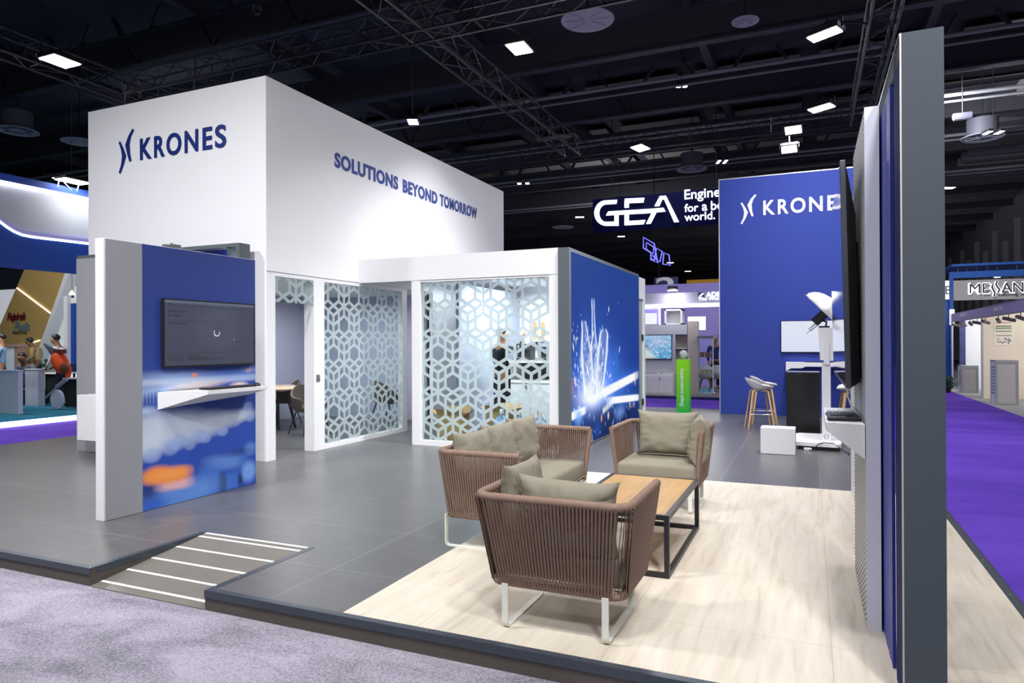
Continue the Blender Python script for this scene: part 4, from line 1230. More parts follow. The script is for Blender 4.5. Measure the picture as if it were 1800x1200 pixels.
# ------------------------------------------------------------------ black counter, white box
g = thing('black_counter', 'black box counter in front of the blue wall', 'counter', (-0.127, 12.3, 0))
build('body', MB().box(-0.378, 0.125, 12.06, 12.62, 0.03, 0.995, 0.004), mat('black_laminate', (0.006, 0.006, 0.008), 0.3), g, off=g.location)
build('plinth', MB().box(-0.36, 0.107, 12.08, 12.60, 0, 0.03), mat('grey_plinth', (0.2, 0.2, 0.21), 0.5), g, off=g.location)
build('countertop', MB().box(-0.38, 0.127, 12.055, 12.625, 0.995, 1.008), mat('gloss_black_top', (0.02, 0.02, 0.025), 0.05, coat=1.0), g, off=g.location)
single('white_plinth', MB().box(-0.632, -0.198, 9.81, 10.09, 0.004, 0.352, 0.004).box(-.61, -.22, 9.83, 10.07, 0, 0.005), WHITE, 'plain white box standing on the tile floor', 'plinth')

# ------------------------------------------------------------------ photo booth stand
g = thing('photo_stand', 'white photo booth stand with strobe and umbrella beside large screen', 'stand', (0.19, 10.7, 0))
o_ = g.location
b = MB().prism([(-0.20, 10.40), (0.34, 10.34), (0.375, 10.40), (0.375, 11.35), (0.33, 11.45), (-0.17, 11.45), (-0.22, 11.35)], 'z', 0.055, 0.105)
build('base_tray', b, WHITE, g, off=o_)
build('skid', MB().box(-0.17, 0.35, 10.42, 11.40, 0.0, 0.055), BLACK_PL, g, off=o_)
build('column', MB().box(0.135, 0.25, 10.60, 10.72, 0.10, 1.20, 0.008), WHITE, g, off=o_)
hd = build('head_case', MB().add([(0.09, 10.57, 1.70), (0.285, 10.57, 1.69), (0.295, 10.57, 1.235), (0.115, 10.57, 1.245), (0.09, 10.68, 1.70), (0.285, 10.68, 1.69), (0.295, 10.68, 1.235), (0.115, 10.68, 1.245)],
      [(0, 1, 2, 3), (7, 6, 5, 4), (0, 4, 5, 1), (1, 5, 6, 2), (2, 6, 7, 3), (3, 7, 4, 0)]), WHITE, g, off=o_)
build('back_plate', MB().box(0.16, 0.235, 10.555, 10.57, 1.18, 1.48, 0.004), WHITE, g, off=o_)
build('hinge_ring', MB().tube([(0.19 + .03 * math.cos(a), 10.596, 0.17 + .03 * math.sin(a)) for a in np.linspace(0, 2 * math.pi, 21)[:-1]], .006, 6, closed=True), STEEL, g, off=o_)
# strobe: barrel firing up and to the right into the umbrella
ax = Vector((0.72, -0.05, 0.69)).normalized()
c0 = Vector(P(1431, 567, y=10.62)); rot = ax.to_track_quat('Z', 'Y').to_matrix().to_4x4()
b = MB().lathe([(0.0, 0), (.055, 0), (.065, .01), (.065, .17), (.072, .18), (.072, .215), (.06, .215), (.05, .19), (0, .19)], n=20, cap=False).xform(Matrix.Translation(c0) @ rot)
build('strobe', b, BLACK_PL, g, off=o_, smooth=True)
build('strobe_foot', MB().tube([tuple(c0 + ax * .12 + Vector((0.01, 0, -.05))), (0.20, 10.62, 1.78), (0.19, 10.62, 1.72)], .014, 8).box(0.10, 0.24, 10.59, 10.66, 1.70, 1.725, .003), BLACK_MET, g, off=o_)
loop = [c0 - ax * .0 + Vector((.02, 0, -.01)), c0 + Vector((-.07, 0, -.09)), c0 + Vector((-.05, 0, -.12)), c0 + Vector((.09, 0, .0))]
build('yoke', MB().tube(loop, .006, 6).tube([c0 + Vector((-.10, 0, -.16)), c0 + ax * .42], .0035, 6), BLACK_MET, g, off=o_)
rc = Vector(P(1448, 548, y=10.62))
prof = [(0.34 * math.cos(t_), 0.21 * math.sin(t_)) for t_ in np.linspace(0, math.pi / 2, 7)]
um = MB(); n8 = 8; nsub = 6
for i in range(n8 * nsub):
    pass
vs = []; fs = []
N_ = n8 * nsub
for (r_, z_) in prof:
    for k_ in range(N_):
        a = 2 * math.pi * k_ / N_; f_ = (k_ % nsub) / nsub
        sc = 1 - 0.10 * math.sin(math.pi * f_)
        vs.append((max(r_, .004) * sc * math.cos(a), max(r_, .004) * sc * math.sin(a), z_))
for i in range(len(prof) - 1):
    for k_ in range(N_): fs.append((i * N_ + k_, i * N_ + (k_ + 1) % N_, (i + 1) * N_ + (k_ + 1) % N_, (i + 1) * N_ + k_))
um.add(vs, fs).xform(Matrix.Translation(rc) @ rot)
uo = build('umbrella', um, mat('umbrella_cloth', (0.78, 0.78, 0.78), 0.7), g, off=o_, smooth=True, label='white reflector umbrella')
sol = uo.modifiers.new('thickness', 'SOLIDIFY'); sol.thickness = 0.003
b = MB()
for k_ in range(8):
    a = 2 * math.pi * k_ / 8
    b.tube([Matrix.Translation(rc) @ rot @ Vector((r_ * .985 * math.cos(a), r_ * .985 * math.sin(a), z_ - .006)) for r_, z_ in prof[:-1]], .0025, 5)
build('umbrella_ribs', b, STEEL, g, off=o_)
single('floor_cable', MB().tube([(-0.06, 10.36, .006), (0.0, 10.30, .006), (0.09, 10.34, .10), (0.16, 10.38, .115), (.28, 10.36, .11), (.40, 10.30, .02), (.46, 10.22, .006), (.44, 10.05, .006)], .006, 6), BLACK_PL, 'black cable lying over the base of the photo stand', 'cable', smooth=True)
single('plug_adapter', MB().box(-0.10, 0.0, 10.33, 10.37, 0.0, 0.035, .006), WHITE, 'small white power adapter at the foot of the photo stand', 'adapter')

# ------------------------------------------------------------------ green column with globe
g = thing('green_pillar', 'bright green square column with white vertical wording', 'column', (-2.48, 14.75, 0))
gm = bpy.data.materials.new('green_gradient_print'); gm.use_nodes = True
nt = gm.node_tree; bs_ = nt.nodes['Principled BSDF']; ge = nt.nodes.new('ShaderNodeTexCoord'); sp = nt.nodes.new('ShaderNodeSeparateXYZ'); cr = nt.nodes.new('ShaderNodeValToRGB')
nt.links.new(ge.outputs['Object'], sp.inputs[0]); nt.links.new(sp.outputs[2], cr.inputs[0]); nt.links.new(cr.outputs[0], bs_.inputs['Base Color'])
cr.color_ramp.elements[0].color = (*L(0, 178, 66), 1); cr.color_ramp.elements[1].color = (*L(132, 214, 8), 1); cr.color_ramp.elements[1].position = 0.95
bs_.inputs['Roughness'].default_value = 0.5
build('body', MB().box(-2.605, -2.345, 14.62, 14.88, 0, 1.142), gm, g, off=g.location)
build('lettering', text_mb('Shape sustainability', (-2.435, 14.6195, 0.16), (0, 0, 1), (-1, 0, 0), (0, -1, 0), 0.80, 0.105, 0.004, bold=0.004), WHITE_LET, g, off=g.location)
gl = thing('crystal_globe', 'sparkling glass globe on top of the green column', 'globe', (-2.475, 14.75, 1.142))
build('stand', MB().lathe([(.06, 0), (.06, .012), (.03, .02), (.03, .03)], n=20), STEEL, gl)
ball = MB().sphere((0, 0, .112), .088, 14, 9)
build('ball', ball, mat('cut_crystal', (0.72, 0.78, 0.92), 0.1, metal=0.35, coat=1.0, var=(60, .5)), gl)

# ------------------------------------------------------------------ meeting room under the tower
g = thing('round_table', 'round pale wood meeting table behind the open glass doorway', 'table', (-8.72, 9.55, 0))
build('tabletop', MB().lathe([(.0, .705), (.62, .705), (.64, .715), (.64, .735), (.63, .74), (0, .74)], n=48, cap=False), mat('beige_table', L(190, 170, 145), 0.4, var=(4, .1)), g, smooth=True)
for k_ in range(4):
    a = math.pi / 4 + k_ * math.pi / 2
    build('leg', MB().tube([(.12 * math.cos(a), .12 * math.sin(a), .705), (.30 * math.cos(a), .30 * math.sin(a), .0)], .018, 8), BLACK_MET, g)
ph = thing('phone', 'dark phone lying on the round table', 'phone', (-8.62, 10.0, 0.74), 0.3)
build('body', MB().box(-.09, .09, -.045, .045, 0, .012, .004), BLACK_PL, ph); build('glass', MB().box(-.085, .085, -.041, .041, .012, .0125), mat('phone_glass', (0.01, 0.01, 0.012), 0.05), ph)
FELT = mat('brown_grey_felt', L(92, 84, 78), 0.9, bump=(400, .2))


def tub_chair(label, loc, rz):
    g = thing('tub_chair', label, 'chair', loc, rz, group='brown felt chairs in the meeting room')
    b = MB(); n = 26; vs = []; fs = []
    for i in range(n + 1):
        a = math.radians(-215 + 250 * i / n)
        h = .60 + .21 * math.exp(-((math.degrees(a) + 90) / 62) ** 2)
        for (r_, z_) in ((.245, .40), (.285, .47), (.305, h), (.275, h + .005), (.25, .49), (.21, .44)): vs.append((r_ * math.cos(a), r_ * math.sin(a) * .95, z_))
    for i in range(n):
        for k_ in range(6): fs.append((i * 6 + k_, i * 6 + (k_ + 1) % 6, (i + 1) * 6 + (k_ + 1) % 6, (i + 1) * 6 + k_))
    fs += [tuple(range(6)), tuple(n * 6 + k_ for k_ in range(6))]
    build('shell', b.add(vs, fs), FELT, g, smooth=True)
    build('seat', MB().lathe([(0, .38), (.22, .38), (.24, .41), (.24, .45), (.21, .47), (0, .475)], n=28, cap=False), FELT, g, smooth=True)
    for sx in (-1, 1):
        for sy in (-1, 1): build('leg', MB().tube([(sx * .15, sy * .15, .39), (sx * .25, sy * .25, 0)], [.013, .009], 8), BLACK_MET, g)
    return g


tub_chair('brown felt chair closest to the open glass doorway', (-7.68, 9.15, 0), -math.pi / 2 - .35)
tub_chair('brown felt chair on the far side of the round table', (-9.22, 10.28, 0), math.pi - .6)
tub_chair('brown felt chair seen through the slit beside the glass wall', (-7.3, 10.9, 0), -.3)

# ------------------------------------------------------------------ kitchen in the cube
KY = 11.75
g = thing('kitchen_cabinet', 'white base cabinet with open dark shelf inside the glass cube', 'cabinet', (-4.25, 12.1, 0))
o_ = g.location
build('carcass', MB().box(-5.30, -3.17, KY + .02, 12.74, 0.05, 0.76), WHITE, g, off=o_)
build('plinth', MB().box(-5.28, -3.19, KY + .06, 12.70, 0, 0.05), mat('grey_plinth2', (0.25, .25, .26), .5), g, off=o_)
for i_ in range(4):
    d = build('door', MB().box(-5.29 + i_ * .53, -4.772 + i_ * .53, KY, KY + .02, .06, .75, .003), WHITE, g, off=o_)
    build('handle', MB().box(-4.86 + i_ * .53, -4.82 + i_ * .53, KY - .012, KY, .60, .72), STEEL, d, off=o_)
build('worktop', MB().box(-5.31, -3.16, KY - .01, 12.74, .76, .795), WHITE, g, off=o_)
build('back_panel', MB().box(-5.28, -3.18, 12.60, 12.62, .795, 1.13), mat('dark_recess_panel', L(70, 72, 74), .6), g, off=o_)
for xx in (-5.30, -4.25, -3.18): build('upright', MB().box(xx, xx + .02, KY + .15, 12.6, .795, 1.13), WHITE, g, off=o_)
build('upper_shelf', MB().box(-5.31, -3.16, KY + .13, 12.74, 1.13, 1.17), WHITE, g, off=o_)


def coffee_machine(label, loc, w, h, d):
    g = thing('coffee_machine', label, 'coffee machine', loc)
    build('case', MB().box(-w / 2, w / 2, -d / 2 + .12, d / 2, 0, h, .01).box(-w / 2, w / 2, -d / 2, -d / 2 + .13, 0, .05, .006).box(-w / 2, w / 2, -d / 2 + .02, -d / 2 + .13, h * .62, h, .008), mat('graphite_case', (0.03, .03, .035), .3), g)
    build('display', MB().box(-w * .3, w * .3, -d / 2 + .012, -d / 2 + .022, h * .72, h * .92), mat('grey_display', L(150, 150, 165), .2), g)
    build('spout', MB().box(-.03, .03, -d / 2 + .04, -d / 2 + .10, h * .46, h * .63, .006), STEEL, g)
    build('cup_tray', MB().box(-w * .4, w * .4, -d / 2 + .01, -d / 2 + .12, .05, .056), STEEL, g)


coffee_machine('graphite coffee machine on shelf at right inside the glass cube', (-4.55, 12.15, 1.17), .36, .36, .42)
coffee_machine('smaller dark coffee machine left of the other inside the glass cube', (-5.02, 12.15, 1.17), .26, .32, .40)
cup0 = None
for si in range(5):
    for ci in range(4):
        loc = (-4.78 + si * .13, 12.45 + .05 * (si % 2), 1.17 + .36 + .085 * ci) if si < 0 else (-4.98 + si * .17, 12.56, 1.55 + ci * .085)
        lab = 'kraft paper cup in the stacks above the coffee machines'
        if cup0 is None:
            cup0 = single('paper_cup', MB().lathe([(.026, 0), (.038, .10), (.040, .10), (.040, .104), (.036, .104), (.024, .004)], (0, 0, 0), 18), KRAFT, lab, 'cup', 'stacked paper cups in the kitchen', True, base=(0, 0, 0)); c = cup0
        else:
            c = copy_tree(cup0)
        c.location = loc
single('cup_shelf', MB().box(-5.1, -4.15, 12.47, 12.74, 1.53, 1.55), WHITE, 'narrow white wall shelf carrying the stacked paper cups', 'shelf')


def carton(label, loc, rz, w, d, h, group):
    g = thing('cardboard_box', label, 'box', loc, rz, group)
    t = .006
    build('carton', MB().box(-w / 2, w / 2, -d / 2, -d / 2 + t, 0, h).box(-w / 2, w / 2, d / 2 - t, d / 2, 0, h).box(-w / 2, -w / 2 + t, -d / 2, d / 2, 0, h).box(w / 2 - t, w / 2, -d / 2, d / 2, 0, h).box(-w / 2, w / 2, -d / 2, d / 2, 0, t), KRAFT, g)
    for s_, ax_ in ((-1, 'y'), (1, 'y'), (-1, 'x'), (1, 'x')):
        b = MB()
        if ax_ == 'y': b.add([(-w / 2, s_ * d / 2, h), (w / 2, s_ * d / 2, h), (w / 2, s_ * (d / 2 + .10), h + .10), (-w / 2, s_ * (d / 2 + .10), h + .10)], [(0, 1, 2, 3)])
        else: b.add([(s_ * w / 2, -d / 2, h), (s_ * w / 2, d / 2, h), (s_ * (w / 2 + .12), d / 2, h + .06), (s_ * (w / 2 + .12), -d / 2, h + .06)], [(0, 1, 2, 3)])
        b.add([(p[0], p[1], p[2] + .004) for p in b.v[:4]], [(3, 2, 1, 0)])
        build('flap', b, KRAFT, g)


carton('open cardboard box low behind left pane of the glass cube', (-5.10, 9.42, 0), .2, .42, .34, .40, 'cardboard boxes in the kitchen')
carton('open cardboard box next to the water bottles in the glass cube', (-4.52, 9.98, 0), -.1, .40, .34, .42, 'cardboard boxes in the kitchen')
WATER = mat('blue_water_bottle', L(150, 180, 225), 0.12, coat=.5)
for xx, yy, cm, lab in ((-4.28, 9.42, L(235, 238, 240), 'blue water bottle with clear cap next to the cardboard boxes'), (-3.98, 9.46, L(190, 215, 40), 'blue water bottle with lime cap behind the patterned glass'), (-3.66, 9.40, L(200, 30, 60), 'blue water bottle with red cap behind the patterned glass')):
    g = thing('water_bottle', lab, 'bottle', (xx, yy, 0))
    build('bottle', MB().lathe([(.12, 0), (.135, .02), (.135, .10), (.128, .11), (.135, .12), (.135, .30), (.12, .34), (.05, .40), (.028, .42), (.028, .45)], n=26), WATER, g, smooth=True)
    build('cap', MB().lathe([(.032, .44), (.032, .50), (.026, .505)], n=18), mat('cap_%d' % int(cm[0] * 1000), cm, .5), g)
single('white_fridge', MB().box(-3.62, -3.20, 10.9, 11.45, 0.02, .93, .008).box(-3.6, -3.22, 10.92, 11.4, 0, .03), WHITE, 'white under counter cabinet right of the kitchen inside the glass cube', 'cabinet')

# ------------------------------------------------------------------ lighting rig over the stand
def truss(label, axis, c, lo, hi, z, w=0.40, wires=()):
    """square box truss along x or y; c = the fixed coordinate of its middle, z = its lower chords"""
    g = thing('lighting_truss', label, 'truss', (c, lo, z) if axis == 'y' else (lo, c, z), group='black trusses of the lighting rig')
    q = (lambda t_, a, h: (c + a, t_, z + h)) if axis == 'y' else (lambda t_, a, h: (t_, c + a, z + h))
    h = w
    for a, hh in ((-h / 2, 0), (h / 2, 0), (-h / 2, h), (h / 2, h)):
        build('chord', MB().tube([q(lo, a, hh), q(hi, a, hh)], .026, 8), DARK_MET, g, off=g.location)
    b = MB(); n = max(1, int((hi - lo) / .48)); s = (hi - lo) / n
    for i in range(n):
        t0, t1 = lo + i * s, lo + (i + 1) * s
        if i % 2: t0, t1 = t1, t0
        for (a0, h0, a1, h1) in ((-h / 2, 0, -h / 2, h), (h / 2, 0, h / 2, h), (-h / 2, 0, h / 2, 0), (-h / 2, h, h / 2, h)):
            b.tube([q(t0, a0, h0), q(t1, a1, h1)], .011, 5)
        if i % 4 == 0:
            for (a0, h0, a1, h1) in ((-h / 2, 0, -h / 2, h), (h / 2, 0, h / 2, h), (-h / 2, 0, h / 2, 0), (-h / 2, h, h / 2, h)):
                b.tube([q(lo + i * s, a0, h0), q(lo + i * s, a1, h1)], .012, 5)
    build('bracing', b, DARK_MET, g, off=g.location)
    for t_ in wires:
        build('hanging_wire', MB().tube([q(t_, 0, h), q(t_, 0, h + 3.6)], .008, 5), DARK_MET, g, off=g.location)


TZ = 6.5
CZT = 11.2
truss('black truss crossing behind and above the tower top', 'x', 9.65, -12.55, 1.10, TZ, wires=(-9, -4, .5))
truss('black truss at upper left carrying a big lamp', 'y', -12.75, 2.0, 17.6, TZ, wires=(8, 15))
truss('black truss running diagonally across the middle of the ceiling', 'y', -5.86, 2.0, 17.6, TZ + .02, wires=(6, 14))
truss('black truss far back behind the white tower', 'x', 17.8, -12.55, 1.10, TZ, wires=(-9, -3))
truss('black truss at right above the grey post', 'y', 1.06, 2.0, 17.6, TZ - .02, wires=(8, 15))


def flood(label, loc, target, w, h, cells=1, hang=None, group='flood lamps on the rig'):
    g = thing('flood_lamp', label, 'lamp', loc, 0, group)
    R = (Vector(target) - Vector(loc)).to_track_quat('-Z', 'Y').to_matrix().to_4x4()
    build('housing', MB().box(-w / 2 - .03, w / 2 + .03, -h / 2 - .03, h / 2 + .03, 0.012, .10, .01).xform(R), BLACK_MET, g)
    b = MB()
    for i in range(cells):
        cw = w / cells; b.box(-w / 2 + i * cw + .006, -w / 2 + (i + 1) * cw - .006, -h / 2, h / 2, 0, .012)
    build('lamp_face', b.xform(R), LED_HOT, g)
    build('yoke', MB().tube([R @ Vector((-w / 2 - .04, 0, .05)), R @ Vector((-w / 2 - .04, 0, .2)) , R @ Vector((w / 2 + .04, 0, .2)), R @ Vector((w / 2 + .04, 0, .05))], .012, 6), BLACK_MET, g)
    m_ = R @ Vector((0, 0, .2)); build('clamp', MB().tube([m_, (m_.x, m_.y, m_.z + .04), Vector(hang) - Vector(loc)], .018, 8), DARK_MET, g)


flood('big square flood lamp on the upper left truss', (-11.95, 7.80, 6.42), (-11.95, 7.79, 0), .42, .46, hang=(-12.55, 7.8, 6.5))
flood('square flood lamp hanging under the truss above the tower', (-4.40, 10.45, 6.36), (-4.40, 10.44, 0), .32, .42, hang=(-4.4, 9.85, 6.5))
flood('long bright lamp bar nearest on the right truss', (0.22, 12.1, 6.42), (-.2, 11.4, 0), .50, .20, 4, hang=(0.86, 12.1, 6.48))
flood('second bright lamp bar on the right truss', (0.22, 15.88, 6.42), (-.2, 15.2, 0), .50, .22, 4, hang=(0.86, 15.88, 6.48))
flood('upper lamp of the pair on the far truss above the blue wall', (-0.36, 17.35, 6.45), (-.6, 14.0, 1), .36, .22, 2, hang=(-0.36, 17.6, 6.5))
flood('lower lamp of the pair on the far truss above the blue wall', (-0.45, 17.3, 6.0), (-.6, 14.0, 1), .34, .20, 2, hang=(-0.45, 17.6, 6.5))
flood('small warm lamp seen above the white tower edge', (-8.15, 13.2, 6.45), (-7.9, 12.6, 0), .22, .26, 2, hang=(-8.15, 13.2, CZT))
flood('diamond shaped lamp on the far truss left of blue wall', (-3.95, 17.25, 6.42), (-4.4, 16.4, 0), .36, .34, hang=(-3.95, 17.6, 6.5))

# ------------------------------------------------------------------ hall ceiling
CZH = 11.2
struct('ceiling', MB().box(-60, 24, -25, 85, CZH, CZH + .2), HALL_DARK, 'almost black hall ceiling')
for i_, yy in enumerate(range(4, 84, 5)):
    b = MB().box(-60, 16, yy - .14, yy + .14, 9.55, 9.62).box(-60, 16, yy - .02, yy + .02, 9.62, 10.5).box(-60, 16, yy - .14, yy + .14, 10.5, 10.56)
    struct('roof_beam', b, HALL_BEAM, None)
for xx in (-46, -34, -24, -15.5, -9.2, -3.0, 3.2, 9.4):
    struct('roof_purlin', MB().box(xx - .12, xx + .12, 2, 84, 10.56, 10.95), HALL_BEAM, None)
for yy in range(4, 84, 10):
    b = MB()
    for k_ in range(-20, 5):
        x_ = k_ * 3.0
        b.obox((x_, yy, 9.6), (x_ - 1.0, yy, CZH), .16, .08).obox((x_, yy, 9.6), (x_ + 1.0, yy, CZH), .16, .08)
    struct('roof_brace', b, HALL_BEAM, None)
struct('wall_right_hall', MB().box(11.0, 11.3, -25, 85, -.13, CZH), mat('precast_wall', L(150, 148, 158), .8, var=(.5, .1)), 'ribbed grey hall wall behind the far right stands')
b = MB()
for k_ in range(30):
    yy = 6 + k_ * 2.6
    b.prism([(11.0, yy), (10.75, yy + .25), (10.75, yy + .75), (11.0, yy + 1.0)], 'z', 0, 7.6 if k_ % 2 else 8.6)
struct('wall_ribs', b, _MC['precast_wall'])
struct('wall_far', MB().box(-60, 24, 84.5, 85, -.13, CZH), mat('far_wall', (.05, .05, .06), .8))
struct('wall_left_hall', MB().box(-60.3, -60, -25, 85, -.13, CZH), _MC['far_wall'])
b = MB()
for yy in range(24, 84, 5):
    for xx in range(-44, 12, 4): b.box(xx + .3, xx + 3.7, yy + .5, yy + 4.5, 10.97, 11.0)
struct('roof_panel', b, mat('grey_roof_panel', (.16, .15, .15), .8))
for yy in (20.5, 25.5, 30.5, 37):
    struct('sprinkler_pipe', MB().tube([(-58, yy, 9.3), (16, yy, 9.3)], .06, 8).tube([(-58, yy + .5, 9.25), (16, yy + .5, 9.25)], .04, 8), mat('pipe_grey', (.22, .22, .25), .5))
b = MB()
for k_ in range(26):
    b.box(6.5, 11, 28 + k_ * 1.2, 28.5 + k_ * 1.2, 9.9, 10.3)
struct('roof_deck', b, mat('ribbed_roof', (.22, .22, .24), .6), None)


def diffuser(label, px, py, z, r, drum=None):
    c = P(px, py, z=z)
    g = thing('air_diffuser', label, 'air vent', c, 0, 'round ceiling air vents')
    build('rim_plate', MB().lathe([(r, 0), (r * .98, -.02), (r * .86, .0), (r * .5, .05), (r * .15, -.01), (0, -.015)], n=36, cap=False), mat('vent_white', L(165, 165, 180), .5), g, smooth=True)
    b = MB()
    for k_ in range(8):
        a = 2 * math.pi * k_ / 8; b.obox((r * .15 * math.cos(a), r * .15 * math.sin(a), -.012), (r * .85 * math.cos(a + .2), r * .85 * math.sin(a + .2), -.002), .02, .02)
    build('vanes', b, _MC['vent_white'], g)
    build('hanging_rod', MB().tube([(0, 0, .02), (0, 0, CZH - z)], .02, 6), DARK_MET, g)
    if drum: build('drum', MB().lathe([(r * .72, .02), (r * .72, drum), (r * .68, drum)], n=32), mat('vent_grey', L(90, 90, 104), .6), g, smooth=True)


diffuser('round white ceiling vent at upper left edge', 31, 230, 8.6, .62, .62)
diffuser('dim round ceiling vent near top right of the tower', 1033, 35, 9.0, .62)
diffuser('small round ceiling vent near the upper right lamps', 1310, 37, 9.2, .32)
diffuser('round white ceiling vent above the blue wall', 1216, 297, 8.6, .62, .62)
diffuser('round white ceiling vent right of the grey post', 1727, 241, 8.6, .66, .62)
diffuser('flat round ceiling vent behind the white lintel', 990, 399, 8.8, .7)
diffuser('round ceiling vent cut off by the tower side', 140, 249, 8.8, .6)


def hall_lamp(label, px, py, z, n=2, w=.16, h=.30, gap=.2, drop=True):
    c = P(px, py, z=z); g = thing('hall_lamp', label, 'lamp', c, .35, 'small hall lamps below the ceiling')
    for i in range(n):
        x_ = (i - (n - 1) / 2) * gap
        hs = build('housing', MB().box(x_ - w / 2 - .02, x_ + w / 2 + .02, -h / 2 - .02, h / 2 + .02, .02, .10, .008), BLACK_MET, g)
        build('lamp_face', MB().box(x_ - w / 2, x_ + w / 2, -h / 2, h / 2, .005, .02), LED_SMALL, g)
    build('hanging_rod', MB().tube([(0, 0, .08), (0, 0, CZH - z)], .012, 6), DARK_MET, g)


hall_lamp('twin hall lamp left of the upper right lamp bars', 1199, 152, 9.6, 2, .13, .22)
hall_lamp('twin hall lamp above the far end of the tower', 920, 323, 8.5, 2, .16, .22, .36)
hall_lamp('twin strip lamp beside vent above blue wall', 1269, 285, 8.5, 2, .10, .46, .26)
hall_lamp('twin lamp beside the round vent at right', 1746, 234, 8.2, 2, .13, .34, .36)
hall_lamp('flat hall lamp at left between tower and blue fascia', 109, 315, 8.0, 2, .24, .40, .28)
hall_lamp('small hall lamp left of the far illuminated letters', 1019, 382, 9.0, 1, .5, .3)
hall_lamp('small hall lamp just below the far illuminated letters', 1092, 416, 9.2, 1, .5, .3)
hall_lamp('bright hall lamp right of the far illuminated letters', 1159, 399, 8.4, 1, .55, .5)
hall_lamp('bright hall lamp in front of the far illuminated letters', 1091, 351, 8.4, 1, .55, .5)
hall_lamp('far hall lamp to the right of the hanging neon sign', 1178, 462, 9.2, 1, .6, .4)
hall_lamp('far hall lamp low over the yellow banner', 1209, 477, 9.0, 1, .6, .4)
hall_lamp('hall lamp peeking out right of the grey post', 1663, 331, 8.6, 1, .7, .3)
g = thing('emergency_light', 'unlit white lamp box right of the grey post', 'lamp', P(1692, 208, z=8.4)); build('housing', MB().box(-.26, .26, -.1, .1, 0, .16, .02), mat('dim_white', L(96, 96, 116), .5), g)
build('hanging_rod', MB().tube([(0, 0, .15), (0, 0, CZH - 8.4)], .015, 6), DARK_MET, g); build('diffuser', MB().box(-.24, .24, -.09, .09, -.03, 0, .01), mat('dim_white2', L(110, 110, 128), .4), g)
g = thing('security_camera', 'dark dome camera under the ceiling at top centre', 'camera', P(452, 20, z=9.0)); build('mount', MB().lathe([(.1, 0), (.11, .12), (.03, .14), (.03, 2.1)], n=20), HALL_BEAM, g)
build('dome', MB().sphere((0, 0, -.02), .09, 16, 10), mat('dark_dome', (.02, .02, .025), .1), g, smooth=True)

# ------------------------------------------------------------------ far stand with the large illuminated letters
GY = 26.0
g = thing('letter_sign', 'large white illuminated letters hanging far behind the stand', 'sign', P(1150, 400, y=GY))
SIGN = mat('sign_white', (.9, .9, 1), emit=(.92, .92, 1.0), es=1.5)


def zq(x, y): return (860 + x / 4.285, 300 + y / 4.285)


def letter(name, polys):
    b = MB()
    for pl in polys:
        fr = [P(*zq(*p), y=GY - .06) for p in pl]; n = len(fr)
        bk = [(p[0], GY, p[2]) for p in fr]
        b.add(fr + bk, [tuple(range(n)), tuple(range(2 * n - 1, n - 1, -1))] + [(i, (i + 1) % n, n + (i + 1) % n, n + i) for i in range(n)])
    build(name, b, SIGN, g, off=g.location)


arc_o = [(880 - 90 * math.sin(a), 318 - 96 * math.cos(a)) for a in np.linspace(0, math.pi, 15)]
arc_i = [(880 - 54 * math.sin(a), 318 - 66 * math.cos(a)) for a in np.linspace(0, math.pi, 15)]
letter('letter_g', [[arc_o[i], arc_o[i + 1], arc_i[i + 1], arc_i[i]] for i in range(14)] + [[(880, 222), (962, 218), (955, 248), (880, 252)], [(880, 384), (972, 382), (972, 413), (880, 414)], [(942, 332), (972, 330), (972, 384), (942, 384)], [(895, 306), (1050, 296), (1050, 326), (878, 336)]])
letter('letter_e', [[(1020, 210), (1166, 203), (1160, 238), (1018, 244)], [(1018, 244), (1050, 242), (1050, 276), (1018, 278)], [(1050, 296), (1190, 288), (1175, 320), (1050, 326)], [(1018, 328), (1050, 326), (1050, 378), (1018, 410)], [(1050, 378), (1175, 370), (1160, 402), (1018, 410)]])
letter('letter_a', [[(1285, 190), (1330, 188), (1318, 215), (1295, 216)], [(1285, 190), (1308, 200), (1280, 264), (1244, 266)], [(1312, 206), (1330, 188), (1428, 384), (1392, 387)], [(1190, 288), (1312, 278), (1326, 306), (1175, 320)], [(1222, 318), (1256, 316), (1215, 397), (1180, 400)]])
for s_, py, x0_, w_ in (('Engineering', 356, 0, 2.30), ('for', 373, 0, .50), ('a', 373, .63, .19), ('better', 373, .95, 1.15), ('world.', 389, 0, 1.09)):
    o3 = P(1203.5, py, y=GY - .06); build('word', text_mb(s_, (o3[0] + x0_, o3[1], o3[2]), (1, 0, 0), (0, 0, 1), (0, -1, 0), w_, None, .05, bold=.006), SIGN, g, off=g.location)
a_, b_ = P(1042, 405, y=GY + .02), P(1300, 332, y=GY + .02)
build('sign_backing', MB().box(a_[0], b_[0] + .6, GY + .02, GY + .06, a_[2] - .1, b_[2] + .1), mat('navy_led_mesh', (.002, .003, .02), .8, emit=(.02, .03, .30), es=.04, spec=.05), g, off=g.location)
build('hanging_wires', MB().tube([(a_[0] + .8, GY, b_[2]), (a_[0] + .8, GY, CZH)], .015, 5).tube([(b_[0] - .8, GY, b_[2]), (b_[0] - .8, GY, CZH)], .015, 5), DARK_MET, g, off=g.location)

